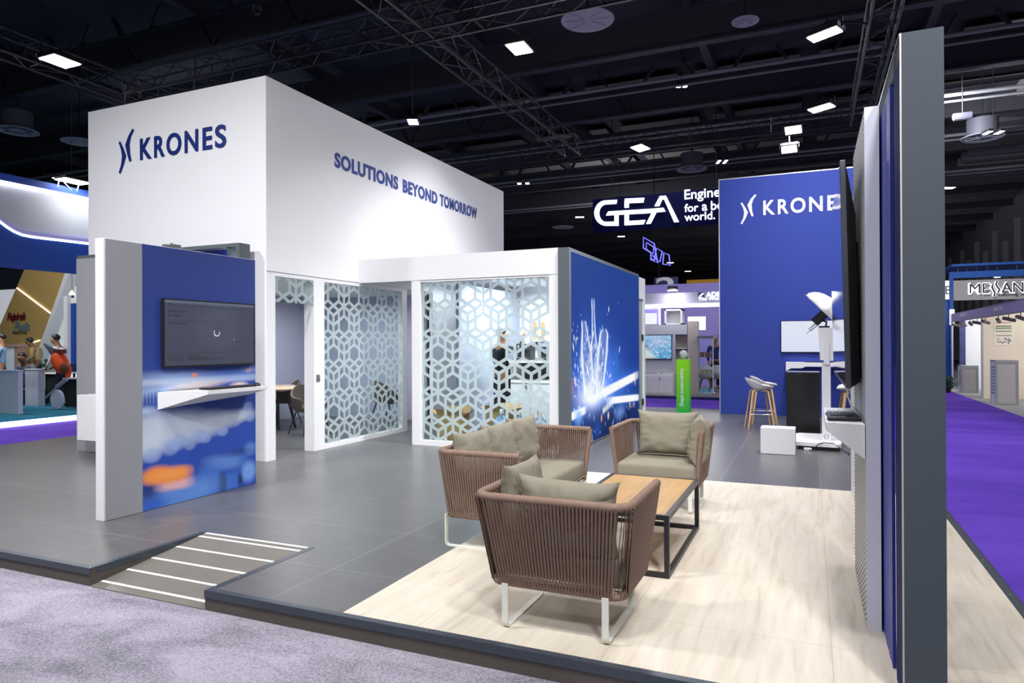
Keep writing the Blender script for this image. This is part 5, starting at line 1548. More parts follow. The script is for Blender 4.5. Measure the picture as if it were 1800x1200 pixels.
# neon outlines of another hanging sign seen from the back
NE = mat('blue_neon', (.1, .1, .5), emit=(.16, .16, 1.0), es=1.6); g = thing('neon_sign', 'blue outlined letters of a hanging sign above the backlit poster', 'sign', P(1160, 445, y=30))
yk = 30.0
for j, (poly) in enumerate(([(1131, 417), (1131, 436), (1144, 444), (1144, 456), (1156, 462), (1150, 428)], [(1136, 426), (1149, 434), (1148, 446), (1136, 438)], [(1154, 436), (1164, 442), (1160, 460), (1150, 454)], [(1167, 444), (1176, 448), (1178, 466), (1165, 464)], [(1144, 448), (1152, 452), (1150, 458), (1144, 454)])):
    build('neon_outline', MB().tube([P(p[0], p[1], y=yk - .05 * j) for p in poly], .030, 6, closed=True), NE, g, off=g.location)
build('hanging_wire', MB().tube([P(1150, 425, y=yk), (P(1150, 425, y=yk)[0], yk, CZH)], .02, 5), DARK_MET, g, off=g.location)

# hall number and yellow banner
g = thing('hall_banner', 'dark blue hanging banner with a pale figure two', 'banner', P(1172, 505, y=44)); yk = 44
a_, b_ = P(1150, 522, y=yk), P(1192, 486, y=yk)
build('hanging_wire', MB().tube([(a_[0] + .3, yk + .02, b_[2]), (a_[0] + .3, yk + .02, CZH)], .02, 5), DARK_MET, g, off=g.location); build('cloth', MB().box(a_[0], b_[0], yk, yk + .05, a_[2], b_[2]), mat('banner_navy', L(30, 36, 80), .7), g, off=g.location)
build('numeral', text_mb('2', P(1153, 519, y=yk - .01), (1, 0, 0), (0, 0, 1), (0, -1, 0), 1.25, 1.15, .02, bold=.02), mat('banner_pale', L(185, 185, 200), .6), g, off=g.location)
g = thing('yellow_banner', 'mustard yellow fascia lit from above, cut off by the blue wall', 'banner', P(1240, 505, y=34)); yk = 34
a_, b_ = P(1207, 514, y=yk), P(1264, 490, y=yk)
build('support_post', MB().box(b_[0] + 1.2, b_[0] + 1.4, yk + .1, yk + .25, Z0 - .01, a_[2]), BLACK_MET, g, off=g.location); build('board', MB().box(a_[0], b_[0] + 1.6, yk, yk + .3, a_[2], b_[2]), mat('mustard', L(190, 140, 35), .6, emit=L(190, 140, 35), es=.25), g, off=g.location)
build('wording', text_mb('SUST', P(1249, 507, y=yk - .01), (1, 0, 0), (0, 0, 1), (0, -1, 0), 1.0, .28, .02, bold=.02), BLACK_PL, g, off=g.location)

# ------------------------------------------------------------------ stand with lilac fascia between poster wall and blue wall
AY = 20.6
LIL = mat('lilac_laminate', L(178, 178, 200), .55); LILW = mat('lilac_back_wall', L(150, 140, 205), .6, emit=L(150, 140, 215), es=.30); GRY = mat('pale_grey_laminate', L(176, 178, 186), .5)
struct('far_platform', MB().box(-9.5, 1.0, 20.0, 30, Z0 - .011, -.05), CONCRETE, 'grey floor of the far lilac stand')
struct('trim_8', MB().box(-9.5, 1.0, 19.93, 20.0, Z0 - .011, -.045), mat('navy_edge', L(20, 24, 96), .5), 'navy edge strip of the far lilac stand')
g = thing('fascia', 'lilac grey fascia with white name above the far stand', 'fascia', P(1200, 525, y=AY)); o_ = g.location
a_, b_ = P(1100, 537, y=AY), P(1264, 512, y=AY)
build('board', MB().box(a_[0] - 1.2, b_[0] + 1.5, AY, AY + .25, a_[2], b_[2]), LIL, g, off=o_)
build('light_strip', MB().box(a_[0] - 1.2, b_[0] + 1.5, AY - .02, AY + .1, a_[2] - .09, a_[2]), LED_W, g, off=o_, label='white light strip')
build('name', text_mb('ADEARE', P(1241, 522, y=AY - .004), (1, 0, 0), (0, 0, 1), (0, -1, 0), .80, .145, .02, bold=.02), SIGN, g, off=o_)
build('motto', text_mb('The World Below', P(1227.5, 528, y=AY - .004), (1, 0, 0), (0, 0, 1), (0, -1, 0), 1.16, .09, .02, bold=.008), SIGN, g, off=o_)
build('post', MB().box(b_[0] + 1.2, b_[0] + 1.35, AY + .02, AY + .2, -.05, a_[2]).box(a_[0] - 1.2, a_[0] - 1.05, AY + .02, AY + .2, -.05, a_[2]), LIL, g, off=o_)
build('emblem', MB().box(*[P(1227, 521, y=AY)[0], P(1238, 521, y=AY)[0]], AY - .01, AY, P(1230, 522, y=AY)[2], P(1230, 514, y=AY)[2]), mat('emblem_blue', L(60, 66, 120), .5), g, off=o_)
build('emblem_wave', MB().tube([P(p[0], p[1], y=AY - .02) for p in ((1229, 520.5), (1231.5, 520), (1232.5, 518), (1235, 516.5), (1237, 516))], .022, 6), SIGN, g, off=o_)
fl = thing('spot_lamp', 'bright spot lamp clamped on top of the lilac fascia', 'lamp', P(1182, 511, y=AY - .3))
build('housing', MB().box(-.14, .14, -.05, .12, .02, .14, .01), BLACK_MET, fl); build('lamp_face', MB().box(-.13, .13, -.05, .1, 0, .02), LED_HOT, fl); build('arm', MB().tube([(0, .1, .08), (0, .31, .02), (0, .33, -.06)], .02, 6), BLACK_MET, fl)
area('fascia_spot', tuple(P(1182, 512, y=AY - .5)), tuple(P(1182, 540, y=AY)), 6, .2)
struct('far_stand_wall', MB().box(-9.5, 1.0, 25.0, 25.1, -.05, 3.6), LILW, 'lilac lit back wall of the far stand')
struct('far_stand_side', MB().box(-2.9, 1.0, 24.5, 24.6, -.05, 2.1), mat('mauve_panel', L(150, 132, 150), .6), 'mauve lower wall of the far stand')


def fx(p0, p1, y, d=.3):
    a, b2 = P(p0[0], p0[1], y=y), P(p1[0], p1[1], y=y)
    return (min(a[0], b2[0]), max(a[0], b2[0]), y, y + d, min(a[2], b2[2]), max(a[2], b2[2]))


yk = 20.9
g = thing('display_cabinet', 'pale grey wall unit with screen and shelf niche at the far stand', 'cabinet', P(1170, 692, y=yk)); o_ = g.location
build('header', MB().box(*fx((1120, 588), (1208, 570), yk)), GRY, g, off=o_); build('panel', MB().box(*fx((1120, 657), (1184, 588), yk + .06, .2)), GRY, g, off=o_)
build('side_post', MB().box(*fx((1183, 693), (1187, 588), yk)), GRY, g, off=o_)
nb = build('niche', MB().box(*fx((1187, 693), (1208, 588), yk + .2, .06)), mat('taupe_wood', L(150, 138, 128), .6, var=(6, .1)), g, off=o_)
build('niche_shelf', MB().box(*fx((1187, 613), (1208, 611), yk + .02, .2)), GRY, g, off=o_)
lc = build('lower_cabinet', MB().box(*fx((1120, 692), (1183, 657), yk - .35, .4)), WHITE, g, off=o_)
for (a0, a1) in ((1137, 1157.6), (1158.4, 1181)): build('door', MB().box(*fx((a0, 690), (a1, 660), yk - .37, .02)), WHITE, g, off=o_)
build('lock', MB().box(*fx((1159.4, 668), (1160.6, 664), yk - .38, .01)), BLACK_PL, g, off=o_)


def ocean():
    img = blank(120, 110, L(110, 185, 225), L(60, 150, 205)); p = Paint(img, 1.0, 1.0); rng = np.random.RandomState(8)
    for i_ in range(260):
        t_ = rng.rand(); p.blob(.25 + .75 * rng.rand(), rng.rand(), .01 + .03 * rng.rand(), .008 + .02 * rng.rand(), L(225, 240, 250) if rng.rand() < .55 else L(70, 130, 200), .55, .7, rng.uniform(0, 3))
    p.blob(.05, .1, .35, .42, L(226, 205, 190), .95, .45, .5); p.blob(.3, .25, .3, .07, L(190, 230, 235), .8, .6, -.7); p.blob(.08, .72, .14, .26, L(40, 90, 70), .95, .3); p.blob(.13, .58, .16, .06, L(20, 40, 40), .9, .4, -.3)
    p.blob(.6, .75, .25, .2, L(215, 205, 235), .5, .9); p.blend((p.Y < .035) * 1., L(20, 22, 30), .9)
    return img


a_, b_ = P(1121, 632, y=yk), P(1180.5, 588.5, y=yk)
screen_tv('bright screen with a turquoise shoreline at the far stand', (a_[0], yk + .055, a_[2]), (1, 0, 0), (0, -1, 0), b_[0] - a_[0], b_[2] - a_[2], .05, ocean(), mat('ocean_screen', (.02, .02, .02), .2, emit=(1, 1, 1), es=.9, attr=True))
c = P(1143, 656.5, y=yk - .2); keyboard('dark keyboard on the pale cabinet of the far stand', (c[0], yk - .2, P(1143, 657, y=yk - .3)[2]), 0, .38, .12)
c = P(1163, 656.5, y=yk - .2); mouse('dark mouse on the pale cabinet of the far stand', (c[0], yk - .2, P(1143, 657, y=yk - .3)[2]), 0)
g = thing('display_cube', 'white round cornered display cube on the far wall unit', 'display case', P(1184, 570, y=yk + .3)); a0 = fx((1168, 570), (1199, 543), yk + .1, .5)
b = MB(); x0, x1, y0, y1, z0, z1 = a0
b.box(x0, x1, y0, y1, z0, z0 + .03).box(x0, x1, y0, y1, z1 - .04, z1).box(x0, x0 + .05, y0, y1, z0, z1).box(x1 - .05, x1, y0, y1, z0, z1).box(x0, x1, y1 - .02, y1, z0, z1)
build('shell', b, WHITE, g, off=g.location); build('light_strip', MB().box(x0 + .05, x1 - .05, y0 - .004, y0 + .004, z1 - .035, z1 - .01), LED_W, g, off=g.location)
g = thing('wall_poster', 'white poster with purple light frame at the far stand', 'poster', P(1148, 570, y=yk + .3)); a0 = fx((1125, 570), (1160, 541), yk + .5, .03)
build('sheet', MB().box(*a0), LILW, g, off=g.location); build('picture', MB().box(*fx((1134, 570), (1154, 550), yk + .48, .02)), mat('poster_white', (.8, .8, .85), .5, emit=(.8, .8, .85), es=.4), g, off=g.location)
build('frame', MB().box(*fx((1158.5, 570), (1160.5, 541), yk + .47, .03)).box(*fx((1125, 542), (1160.5, 540.5), yk + .47, .03)), LED_W, g, off=g.location)
g = thing('fluted_column', 'beige fluted column between niche and glass showcase', 'column', P(1218, 693, y=yk)); b = MB()
x0, x1, y0, y1, z0, z1 = fx((1209, 694), (1226, 564), yk - .1, .3); n_ = 6
for i_ in range(n_):
    w_ = (x1 - x0) / n_; b.lathe([(w_ * .5, 0), (w_ * .5, z1 - z0)], (x0 + w_ * (i_ + .5), yk, z0), 12)
build('shaft', b, mat('beige_flute', L(178, 168, 158), .6), g, off=g.location); build('cap', MB().box(x0, x1, yk - .02, yk + .2, z0, z1 - .01), _MC['beige_flute'], g, off=g.location)
g = thing('glass_showcase', 'tall glass showcase with samples beside the blue wall', 'display case', P(1240, 693, y=yk)); x0, x1, y0, y1, z0, z1 = fx((1226, 694), (1254, 590), yk - .2, .5); o_ = g.location
build('base', MB().box(x0, x1, y0, y1, z0, z0 + .06), WHITE, g, off=o_); build('top', MB().box(x0 - .05, x1 + .05, y0, y1, z1 - .08, z1), GRY, g, off=o_)
for xx in (x0, x1 - .03): build('post', MB().box(xx, xx + .03, y0, y0 + .03, z0, z1), WHITE, g, off=o_)
build('glass', MB().quad((x0, y0, z0), (x1, y0, z0), (x1, y0, z1), (x0, y0, z1)), GLASS, g, off=o_)
for i_, zz in enumerate((.55, 1.05)): build('glass_shelf', MB().box(x0 + .03, x1 - .03, y0 + .05, y1, zz, zz + .015), GLASS, g, off=o_)
rs = random.Random(3); smp = None
for i_, (zz, cc) in enumerate(((.565, L(170, 150, 120)), (1.065, L(120, 85, 50)), (.0, L(120, 170, 200)))):
    for j in range(3):
        zb = zz if zz else z0 + .06
        single('food_packet', MB().box(x0 + .06 + j * .14, x0 + .17 + j * .14, y0 + .1, y0 + .2, zb, zb + .1 + .08 * rs.random(), .008), mat('packet_%d' % i_, cc, .5, var=(30, .5)), ['patterned beige packets on the middle glass shelf of the showcase', 'brown packets on the upper glass shelf of the showcase', 'light blue packets at the bottom of the showcase'][i_], 'packet', ['packets on middle showcase shelf', 'packets on upper showcase shelf', 'packets at bottom of showcase'][i_])
g = thing('light_box', 'blank white lit panel behind the fluted column', 'lightbox', P(1225, 578, y=23)); build('panel', MB().box(*fx((1209, 580), (1240, 556), 23, .06)), mat('lit_panel', (.9, .9, .95), emit=(.95, .95, 1), es=1.1), g, off=g.location)
for i_, (px, lab) in enumerate(((1243, 'white shell chair behind the glass showcase'), (1261, 'white shell chair next to the blue wall edge'))):
    c = P(px, 688, z=-.05); g = thing('shell_chair', lab, 'chair', (c[0], 21.9 + i_ * .62, -.05))
    b = MB().sphere((0, 0, .62), (.27, .27, .22), 18, 10); b.v = [(x, y, z if z < .64 or y > .0 else .64) for x, y, z in b.v]
    build('seat_shell', b, mat('pale_shell', L(190, 198, 205), .5), g, smooth=True)
    for sx in (-1, 1):
        for sy in (-1, 1): build('leg', MB().tube([(sx * .1, sy * .1, .44), (sx * .24, sy * .24, 0)], .016, 6), mat('brown_leg', L(120, 80, 55), .5), g)
g = thing('white_table', 'white table with lit edge at the far stand', 'table', (P(1262, 690, z=-.05)[0] + .2, 24.15, -.05)); build('tabletop', MB().box(-.8, .9, -.3, .3, .72, .76), WHITE, g); build('panel_leg', MB().box(-.7, -.64, -.25, .25, 0, .72), WHITE, g); build('panel_leg', MB().box(.7, .76, -.25, .25, 0, .72), WHITE, g)

# ------------------------------------------------------------------ right hand stands across the purple aisle
MBLUE = mat('strong_blue', L(12, 72, 150), .5); SH_GREY = mat('shell_grey', L(150, 148, 150), .6); ALU = mat('aluminium_profile', L(170, 172, 178), .4, metal=.4)
LILF = mat('lilac_fascia', L(168, 160, 205), .6); BEIGE = mat('beige_panel', L(222, 212, 196), .7); PANEL = mat('grey_counter_panel', L(180, 176, 176), .7, bump=(120, .05))
yk = 29.0
struct('right_stand_floor', MB().box(4.15, 11, 12, 45, Z0 - .011, Z0 - .004), mat('grey_stand_carpet', L(150, 150, 152), .9), 'grey floor of the right hand stands')
g = thing('name_fascia', 'grey fascia with black name letters on white glow at right', 'fascia', P(1740, 510, y=yk)); o_ = g.location
a_, b_ = P(1676, 528, y=yk), P(1830, 488, y=yk)
build('board', MB().box(a_[0], b_[0] + 1.2, yk, yk + .1, a_[2], b_[2]), SH_GREY, g, off=o_)
HALO = mat('letter_halo', (.9, .9, .9), emit=(.95, 1, .97), es=1.0); INKN = mat('ink_navy', L(28, 34, 66), .5)


def let2(s_, px0, px1, pyb, h):
    a = P(px0, pyb, y=yk - .05); b2 = P(px1, pyb, y=yk - .05)
    build('letter_halo', text_mb(s_, (a[0] - .04, yk - .004, a[2] - .04), (1, 0, 0), (0, 0, 1), (0, -1, 0), b2[0] - a[0] + .08, h + .07, .01, bold=.03), HALO, g, off=o_)
    build('letter', text_mb(s_, (a[0], yk - .05, a[2]), (1, 0, 0), (0, 0, 1), (0, -1, 0), b2[0] - a[0], h, .03, bold=.0), INKN, g, off=o_)


let2('ME', 1704.5, 1739, 515.5, .34); let2('AN', 1760, 1799, 514, .345)
for (pts) in (((1746, 499), (1743.5, 504), (1746.5, 510), (1749, 515), (1747, 521)), ((1752.5, 494.5), (1750.5, 500), (1754, 505), (1757, 509), (1754, 514))):
    b = MB(); h2 = MB()
    sm = resample([P(p[0], p[1], y=yk - .05) for p in pts], 16)
    build('letter', b.tube(sm, .030, 6), INKN, g, off=o_); build('letter_halo', h2.tube([(p.x, yk - .006, p.z) for p in sm], .055, 6), HALO, g, off=o_)
build('subtitle', text_mb('cooling industry', P(1755, 521.5, y=yk - .01), (1, 0, 0), (0, 0, 1), (0, -1, 0), 1.31, .12, .005), INKN, g, off=o_)
struct('blue_stand_frame', MB().box(P(1669, 478, y=yk)[0], b_[0] + 1.3, yk - .02, yk + .15, P(1700, 488, y=yk)[2], P(1700, 477, y=yk)[2]).box(P(1669, 478, y=yk)[0], P(1675.5, 478, y=yk)[0], yk - .02, yk + .15, Z0, P(1700, 488, y=yk)[2]).box(P(1655, 478, y=yk)[0], P(1669, 478, y=yk)[0], yk + .16, yk + .25, Z0, P(1700, 492, y=yk)[2]), MBLUE, 'blue portal frame around the grey name fascia at right')
for i_, (px, py) in enumerate(((1684, 483), (1717, 482), (1700, 486.5), (1735, 485), (1753, 487), (1787, 483))):
    c = P(px, py, y=yk + .9); g2 = thing('downlight', 'small round white downlight under the blue frame at right', 'lamp', c, 0, 'downlights of the blue stand'); build('lens', MB().lathe([(.0, -.01), (.10, -.01), (.10, 0), (.12, .02), (0, .02)], n=16, cap=False), LED_W, g2); build('can', MB().lathe([(.12, .02), (.12, .08)], n=16), ALU, g2); build('stem', MB().tube([(0, 0, .05), (0, 0, P(1700, 478, y=yk)[2] + .26 - c[2])], .02, 6), ALU, g2)
struct('blue_stand_roof', MB().box(P(1676, 478, y=yk)[0], 9, yk + .3, yk + 3.5, P(1700, 478, y=yk)[2] + .25, P(1700, 478, y=yk)[2] + .33), MBLUE, None)
g = thing('letter_box', 'white lit sign with dark letter at the edge of the grey post', 'sign', P(1664, 505, y=yk)); a0 = fx((1655, 526), (1669.5, 493), yk + .11, .06)
build('box', MB().box(*a0), HALO, g, off=g.location); build('letter', text_mb('B', P(1662, 517, y=yk + .09), (1, 0, 0), (0, 0, 1), (0, -1, 0), .19, .30, .01), INKN, g, off=g.location)

# shell scheme booth running along the aisle
sx_ = 4.40
f0, f1 = P(1672, 557, x=sx_), P(1800, 535, x=sx_); FE = float(f0[1])
zt_, zb_ = P(1800, 526, x=sx_)[2], P(1800, 546, x=sx_)[2]
g = thing('shell_fascia', 'long lilac shell scheme fascia strip over the right booth', 'fascia', (sx_, 18, zb_)); o_ = g.location
build('board', MB().box(sx_, sx_ + .04, 13.0, FE, zb_, zt_), LILF, g, off=o_); build('rail', MB().box(sx_ - .01, sx_ + .05, 13.0, FE, zb_ - .03, zb_).box(sx_ - .01, sx_ + .05, 13.0, 22.9, zt_, zt_ + .02), ALU, g, off=o_)
build('number_plate', MB().box(sx_ - .04, sx_ + .10, FE, FE + .1, zb_ - .12, zt_ + .16), mat('plate_white', (.8, .8, .85), .5, emit=(.8, .8, .85), es=.5), g, off=o_)
for (px, s_) in ((1746, 'EXHIBITOR'), (1688, 'EXHIBITOR')):
    c = P(px, 549 if px > 1700 else 553, x=sx_ - .003); build('name', text_mb('UNICO STEEL' if px < 1700 else 'URBAN STEEL', (sx_ - .002, c[1], zb_ + .10), (0, -1, 0), (0, 0, 1), (-1, 0, 0), 1.05, .10, .004), WHITE_LET, g, off=o_)
for yy in (FE - .05, 23.05, 17.6): struct('booth_post', MB().box(sx_, sx_ + .05, yy, yy + .05, Z0, zb_ - .03), ALU, None)
struct('booth_wall', MB().box(7.4, 7.46, 12, 27.5, Z0, 2.35), BEIGE, 'beige back panels of the right booth')
struct('booth_partition', MB().box(P(1697, 600, y=27.45)[0], 7.4, 27.45, 27.5, Z0, 2.35), mat('white_partition', (.75, .75, .78), .6), None)
struct('booth_side', MB().box(sx_ + .06, 7.4, 23.1, 23.15, Z0, 2.35), BEIGE, 'beige partition with printed charts in the right booth')
g = thing('wall_chart', 'printed chart with green bars and small world map on beige partition', 'poster', P(1765, 590, y=23.09)); o_ = g.location
build('sheet', MB().box(*fx((1747, 607), (1783, 564), 23.09, .01)), mat('chart_sheet', L(226, 218, 204), .7), g, off=o_)
for k_, (y0_, y1_, cc) in enumerate(((566, 567.5, L(180, 80, 70)), (572, 574, L(80, 130, 70)), (575.5, 577.5, L(90, 120, 80)), (581, 582.6, L(80, 130, 70)), (589, 590, L(90, 90, 90)))):
    build('bar', MB().box(*fx((1750, y1_), (1778, y0_), 23.082, .008)), mat('bar_%d' % k_, cc, .6), g, off=o_)
rs = random.Random(6); b = MB()
for k_ in range(26):
    px, py = 1752 + rs.random() * 25, 592 + rs.random() * 11; b.box(*fx((px, py + 1.4), (px + 2.2, py), 23.082, .006))
build('map', b, mat('map_grey', L(120, 122, 150), .6), g, off=o_)
g = thing('banner_panel', 'dark blue printed banner inside the right booth', 'poster', P(1692, 640, y=27.4)); build('sheet', MB().box(*fx((1687, 683), (1697, 563), 27.42, .03)), mat('banner_blue_dark', L(60, 64, 120), .6, var=(3, .5)), g, off=g.location)
area('booth_lamp', (5.9, 20.6, 2.9), (5.9, 23.0, 0.9), 45, 1.5, 2.0, color=(1, .94, .84))
area('booth_lamp', (5.6, 25.2, 2.5), (5.6, 26.6, 0.8), 40, 1.0, 1.5)
for i_, px in enumerate((1681, 1692, 1706, 1718, 1732, 1755, 1773, 1794)):
    c = P(px, 567 - i_ * .4, x=sx_ + .02)
    g2 = thing('track_spot', 'small dark cylindrical spotlight under the lilac fascia', 'lamp', (sx_ + .02, min(c[1], FE - .1), zb_ - .03), .4 * (i_ % 3), 'track spots of the right booth')
    build('stem', MB().tube([(0, 0, 0), (0, 0, -.08)], .01, 6), BLACK_MET, g2); build('barrel', MB().tube([(-.12, -.05, -.09), (.14, .06, -.15)], .045, 12), mat('spot_grey', (.10, .10, .11), .5), g2)


def booth_counter(label, p_near, wpx, hpx, wprint):
    c = P(*p_near, z=Z0); dpt = c[1]; x1 = P(p_near[0] + wpx, p_near[1], y=dpt)[0]; zt2 = P(p_near[0], p_near[1] - hpx, y=dpt)[2]
    g = thing('booth_counter', label, 'counter', (c[0], dpt, Z0)); o_ = g.location; w = x1 - c[0]; h = zt2 - Z0; d = .55
    b = MB(); e = .05
    for (a0, a1, b0, b1) in ((0, e, 0, h), (w - e, w, 0, h), (e, w - e, 0, e), (e, w - e, h - e, h)): b.box(a0, a1, 0, .04, b0, b1)
    b.box(0, w, 0, d, h, h + .03).box(0, .04, d - .04, d, 0, h)
    build('frame', b, ALU, g); build('front_panel', MB().box(e, w - e, .012, .03, e, h - e), PANEL, g); build('side_print', MB().box(.005, .02, .04, d - .04, 0, h), mat('print_white', (.72, .76, .82), .6), g)
    b = MB(); rs = random.Random(int(px)); 
    for r_ in range(9):
        for q_ in range(2): b.box(-.001, .006, .10 + q_ * .2, .22 + q_ * .2, h * .25 + r_ * h * .075, h * .25 + r_ * h * .075 + .03)
    build('print_marks', b, mat('print_marks_' + wprint, L(60, 140, 110) if wprint == 'g' else L(80, 90, 170), .6), g)
    return g


booth_counter('grey exhibition counter with green printed side farther along aisle', (1689.5, 690), 31, 46, 'g')
booth_counter('nearer grey exhibition counter with blue printed side', (1750, 711), 41, 76, 'b')
b = MB(); rs = random.Random(9)
for k_ in range(160):
    a = rs.random() * 6.28; r_ = .22 * math.sqrt(rs.random()); z_ = .1 + rs.random() * .35; c = (r_ * math.cos(a), r_ * math.sin(a), z_); u_ = rs.random() * 6.28
    b.add([c, (c[0] + .07 * math.cos(u_), c[1] + .07 * math.sin(u_), z_ + .05), (c[0] + .03 * math.cos(u_ + 1), c[1] + .03 * math.sin(u_ + 1), z_ + .09)], [(0, 1, 2)])
c = P(1663, 661, y=25.5); g = thing('potted_plant', 'small green plant just right of the grey post', 'plant', (c[0], 25.5, Z0)); build('foliage', b, mat('leaf_green', L(40, 80, 30), .6), g); build('pot', MB().lathe([(.12, 0), (.16, .18), (.14, .18), (.1, .02)], n=18), BLACK_PL, g)

# ------------------------------------------------------------------ left hand stand across the aisle
LXE = -14.5
struct('left_platform', MB().box(-34, LXE, 3.2, 30, Z0 - .011, .03), TEAL, 'teal carpeted platform of the left hand stand')
struct('trim_9', MB().box(LXE, LXE + .02, 3.2, 30, -.115, -.005), mat('edge_led', (.9, .9, .95), emit=(.95, .93, 1.0), es=1.8), 'glowing white edge of the left hand platform')
area('edge_glow', (LXE + .06, 9.5, -.01), (LXE + 1.0, 9.5, -.12), 10, 9.0, .05, color=(.8, .75, 1), spread=170)
g = thing('curved_fascia', 'white and blue wavy fascia of the left hand stand', 'fascia', (LXE, 9, 3)); o_ = g.location
zt_ = P(60, 328, x=LXE)[2]; zb_ = P(70, 475, x=LXE)[2]
build('white_board', MB().box(LXE - .30, LXE - .10, 4, 16, zb_ + .02, zt_), mat('fascia_white', L(176, 178, 188), .55), g, off=o_, label='white upper band')
build('top_band', MB().box(LXE - .10, LXE + .02, 4, 16, zt_, zt_ + .14), mat('royal_edge', L(30, 72, 170), .5), g, off=o_, label='royal blue top band')
build('light_strip', MB().box(LXE - .09, LXE - .02, 4, 16, zt_ - .04, zt_), LED_W, g, off=o_)
cur = [P(p[0], p[1], x=LXE) for p in ((-60, 345), (-25, 368), (0, 392), (12, 401), (25, 409), (38, 414.5), (55, 418), (80, 421), (110, 424.5), (157, 430))]
cur = [(p[1], p[2]) for p in cur]; cur = [(4, cur[0][1] + .05)] + cur + [(16, cur[-1][1] - .0)]
b = MB()
for i_ in range(len(cur) - 1): b.prism([(cur[i_][0], zb_), (cur[i_ + 1][0], zb_), cur[i_ + 1], cur[i_]], 'x', LXE - .11, LXE)
build('blue_board', b, mat('deep_royal', L(8, 62, 150), .45), g, off=o_, label='deep blue lower band')
build('curve_light', MB().tube([(LXE + .005, p[0], p[1] + .02) for p in cur], .022, 6), LED_W, g, off=o_)
build('soffit_band', MB().tube([(LXE - .05, p[0], p[1] + .09) for p in cur], .07, 8), mat('lilac_soffit', L(120, 118, 170), .6), g, off=o_)
area('fascia_wash', (LXE + .5, 10.0, zt_ + .05), (LXE - .1, 10.0, 3.8), 9, .5, .2, color=(.95, 1, .98))
c = P(125, 330, x=LXE + .15); fl = thing('clamp_lamp', 'white lamp on brackets above the wavy white fascia', 'lamp', (LXE + .08, c[1], zt_ + .22))
build('housing', MB().box(-.05, .3, -.28, .28, .02, .06, .01), BLACK_MET, fl); build('lamp_face', MB().box(-.04, .29, -.27, .27, 0, .02), LED_HOT, fl); build('bracket', MB().tube([(0, -.2, .02), (-.1, -.2, -.2)], .014, 6).tube([(0, .22, .02), (-.1, .22, -.2)], .014, 6).tube([(0, -.15, .02), (-.1, .2, -.2)], .012, 6), WHITE, fl)

area('stand_fill', (-17.0, 9.6, 3.0), (-19.5, 13.5, 1.4), 45, .8, color=(1, .97, .92), spread=150)  # added unseen lamp, brightens the golden panel and the people
yk = 13.4
g = thing('gold_panel', 'slanted golden panel with maroon and grey company name', 'sign', P(40, 640, y=yk)); o_ = g.location
GOLD = mat('gold_panel_m', L(184, 154, 92), .5, bump=(90, .1), var=(40, .12)); qd = [P(p[0], p[1], y=yk) for p in ((-42, 668), (48, 668), (117, 474), (46, 466))]
b = MB(); b.add(list(qd) + [(p[0], yk + .25, p[2]) for p in qd], [(0, 1, 2, 3), (7, 6, 5, 4), (0, 4, 5, 1), (1, 5, 6, 2), (2, 6, 7, 3), (3, 7, 4, 0)]); build('board', b, GOLD, g, off=o_)
qe = [P(p[0], p[1], y=yk - .01) for p in ((48, 668), (54, 668), (124, 474), (116, 474))]
b = MB(); b.add(list(qe) + [(p[0], yk + .3, p[2]) for p in qe], [(0, 1, 2, 3), (7, 6, 5, 4), (0, 4, 5, 1), (1, 5, 6, 2), (2, 6, 7, 3), (3, 7, 4, 0)]); build('edge_strip', b, WHITE, g, off=o_)
build('light_line', MB().tube([P(29.5, 506, y=yk - .02), P(88, 550, y=yk - .02)], .018, 6).tube([P(38, 607, y=yk - .02), P(70, 598, y=yk - .02)], .016, 6), mat('warm_led', (1, .9, .7), emit=(1, .88, .62), es=2.2), g, off=o_, label='warm light line')


def lt(s_, p0, w_, h_, m_, bold, sh=.28): build('lettering', text_mb(s_, P(*p0, y=yk - .004), (1, 0, 0), (0, 0, 1), (0, -1, 0), w_, h_, .02, bold=bold, shear=sh), m_, g, off=o_)


px_m = 1 / 70.0
lt('Fujairah', (13.5, 567.5), .90, .317, mat('maroon', L(96, 24, 34), .5), .03); lt('Plastic', (26, 581), .76, .277, mat('slate_letters', L(112, 128, 132), .5), .03); lt('Factories Group', (23, 588), .69, .115, mat('dark_letters', L(92, 84, 66), .5), .0, .1)
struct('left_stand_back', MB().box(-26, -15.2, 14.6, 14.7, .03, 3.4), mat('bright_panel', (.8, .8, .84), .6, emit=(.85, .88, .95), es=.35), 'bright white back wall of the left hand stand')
g = thing('blue_panel', 'saturated blue panel at the right end of the left stand', 'partition', P(127, 650, y=13)); build('panel', MB().box(*fx((118, 648), (150, 532), 13.0, .1)), _MC['deep_royal'], g, off=g.location)
build('base_band', MB().box(*fx((118, 655), (150, 640), 12.97, .02)), mat('navy_band', L(6, 30, 84), .5), g, off=g.location)
struct('left_stand_post', MB().box(*fx((112, 660), (118, 520), 12.9, .1)), WHITE, None)
struct('left_stand_tan', MB().box(*fx((110, 532), (150, 500), 15.5, .1)), mat('tan_panel', L(176, 150, 124), .7), None)
struct('left_hall_panel', MB().box(*fx((-20, 530), (150, 462), 30, .2)), mat('pale_hall_panel', L(150, 156, 180), .7), None)
g = thing('pendant_lamp', 'small conical pendant lamp beside the grey panel', 'lamp', P(126.5, 518, y=12.6)); build('shade', MB().lathe([(.085, 0), (.02, .12), (.0, .125)], n=18, cap=False), mat('warm_shade', (1, .9, .75), emit=(1, .85, .6), es=1.6), g); build('cord', MB().tube([(0, 0, .12), (0, 0, CZH - g.location.z)], .006, 5), BLACK_PL, g)
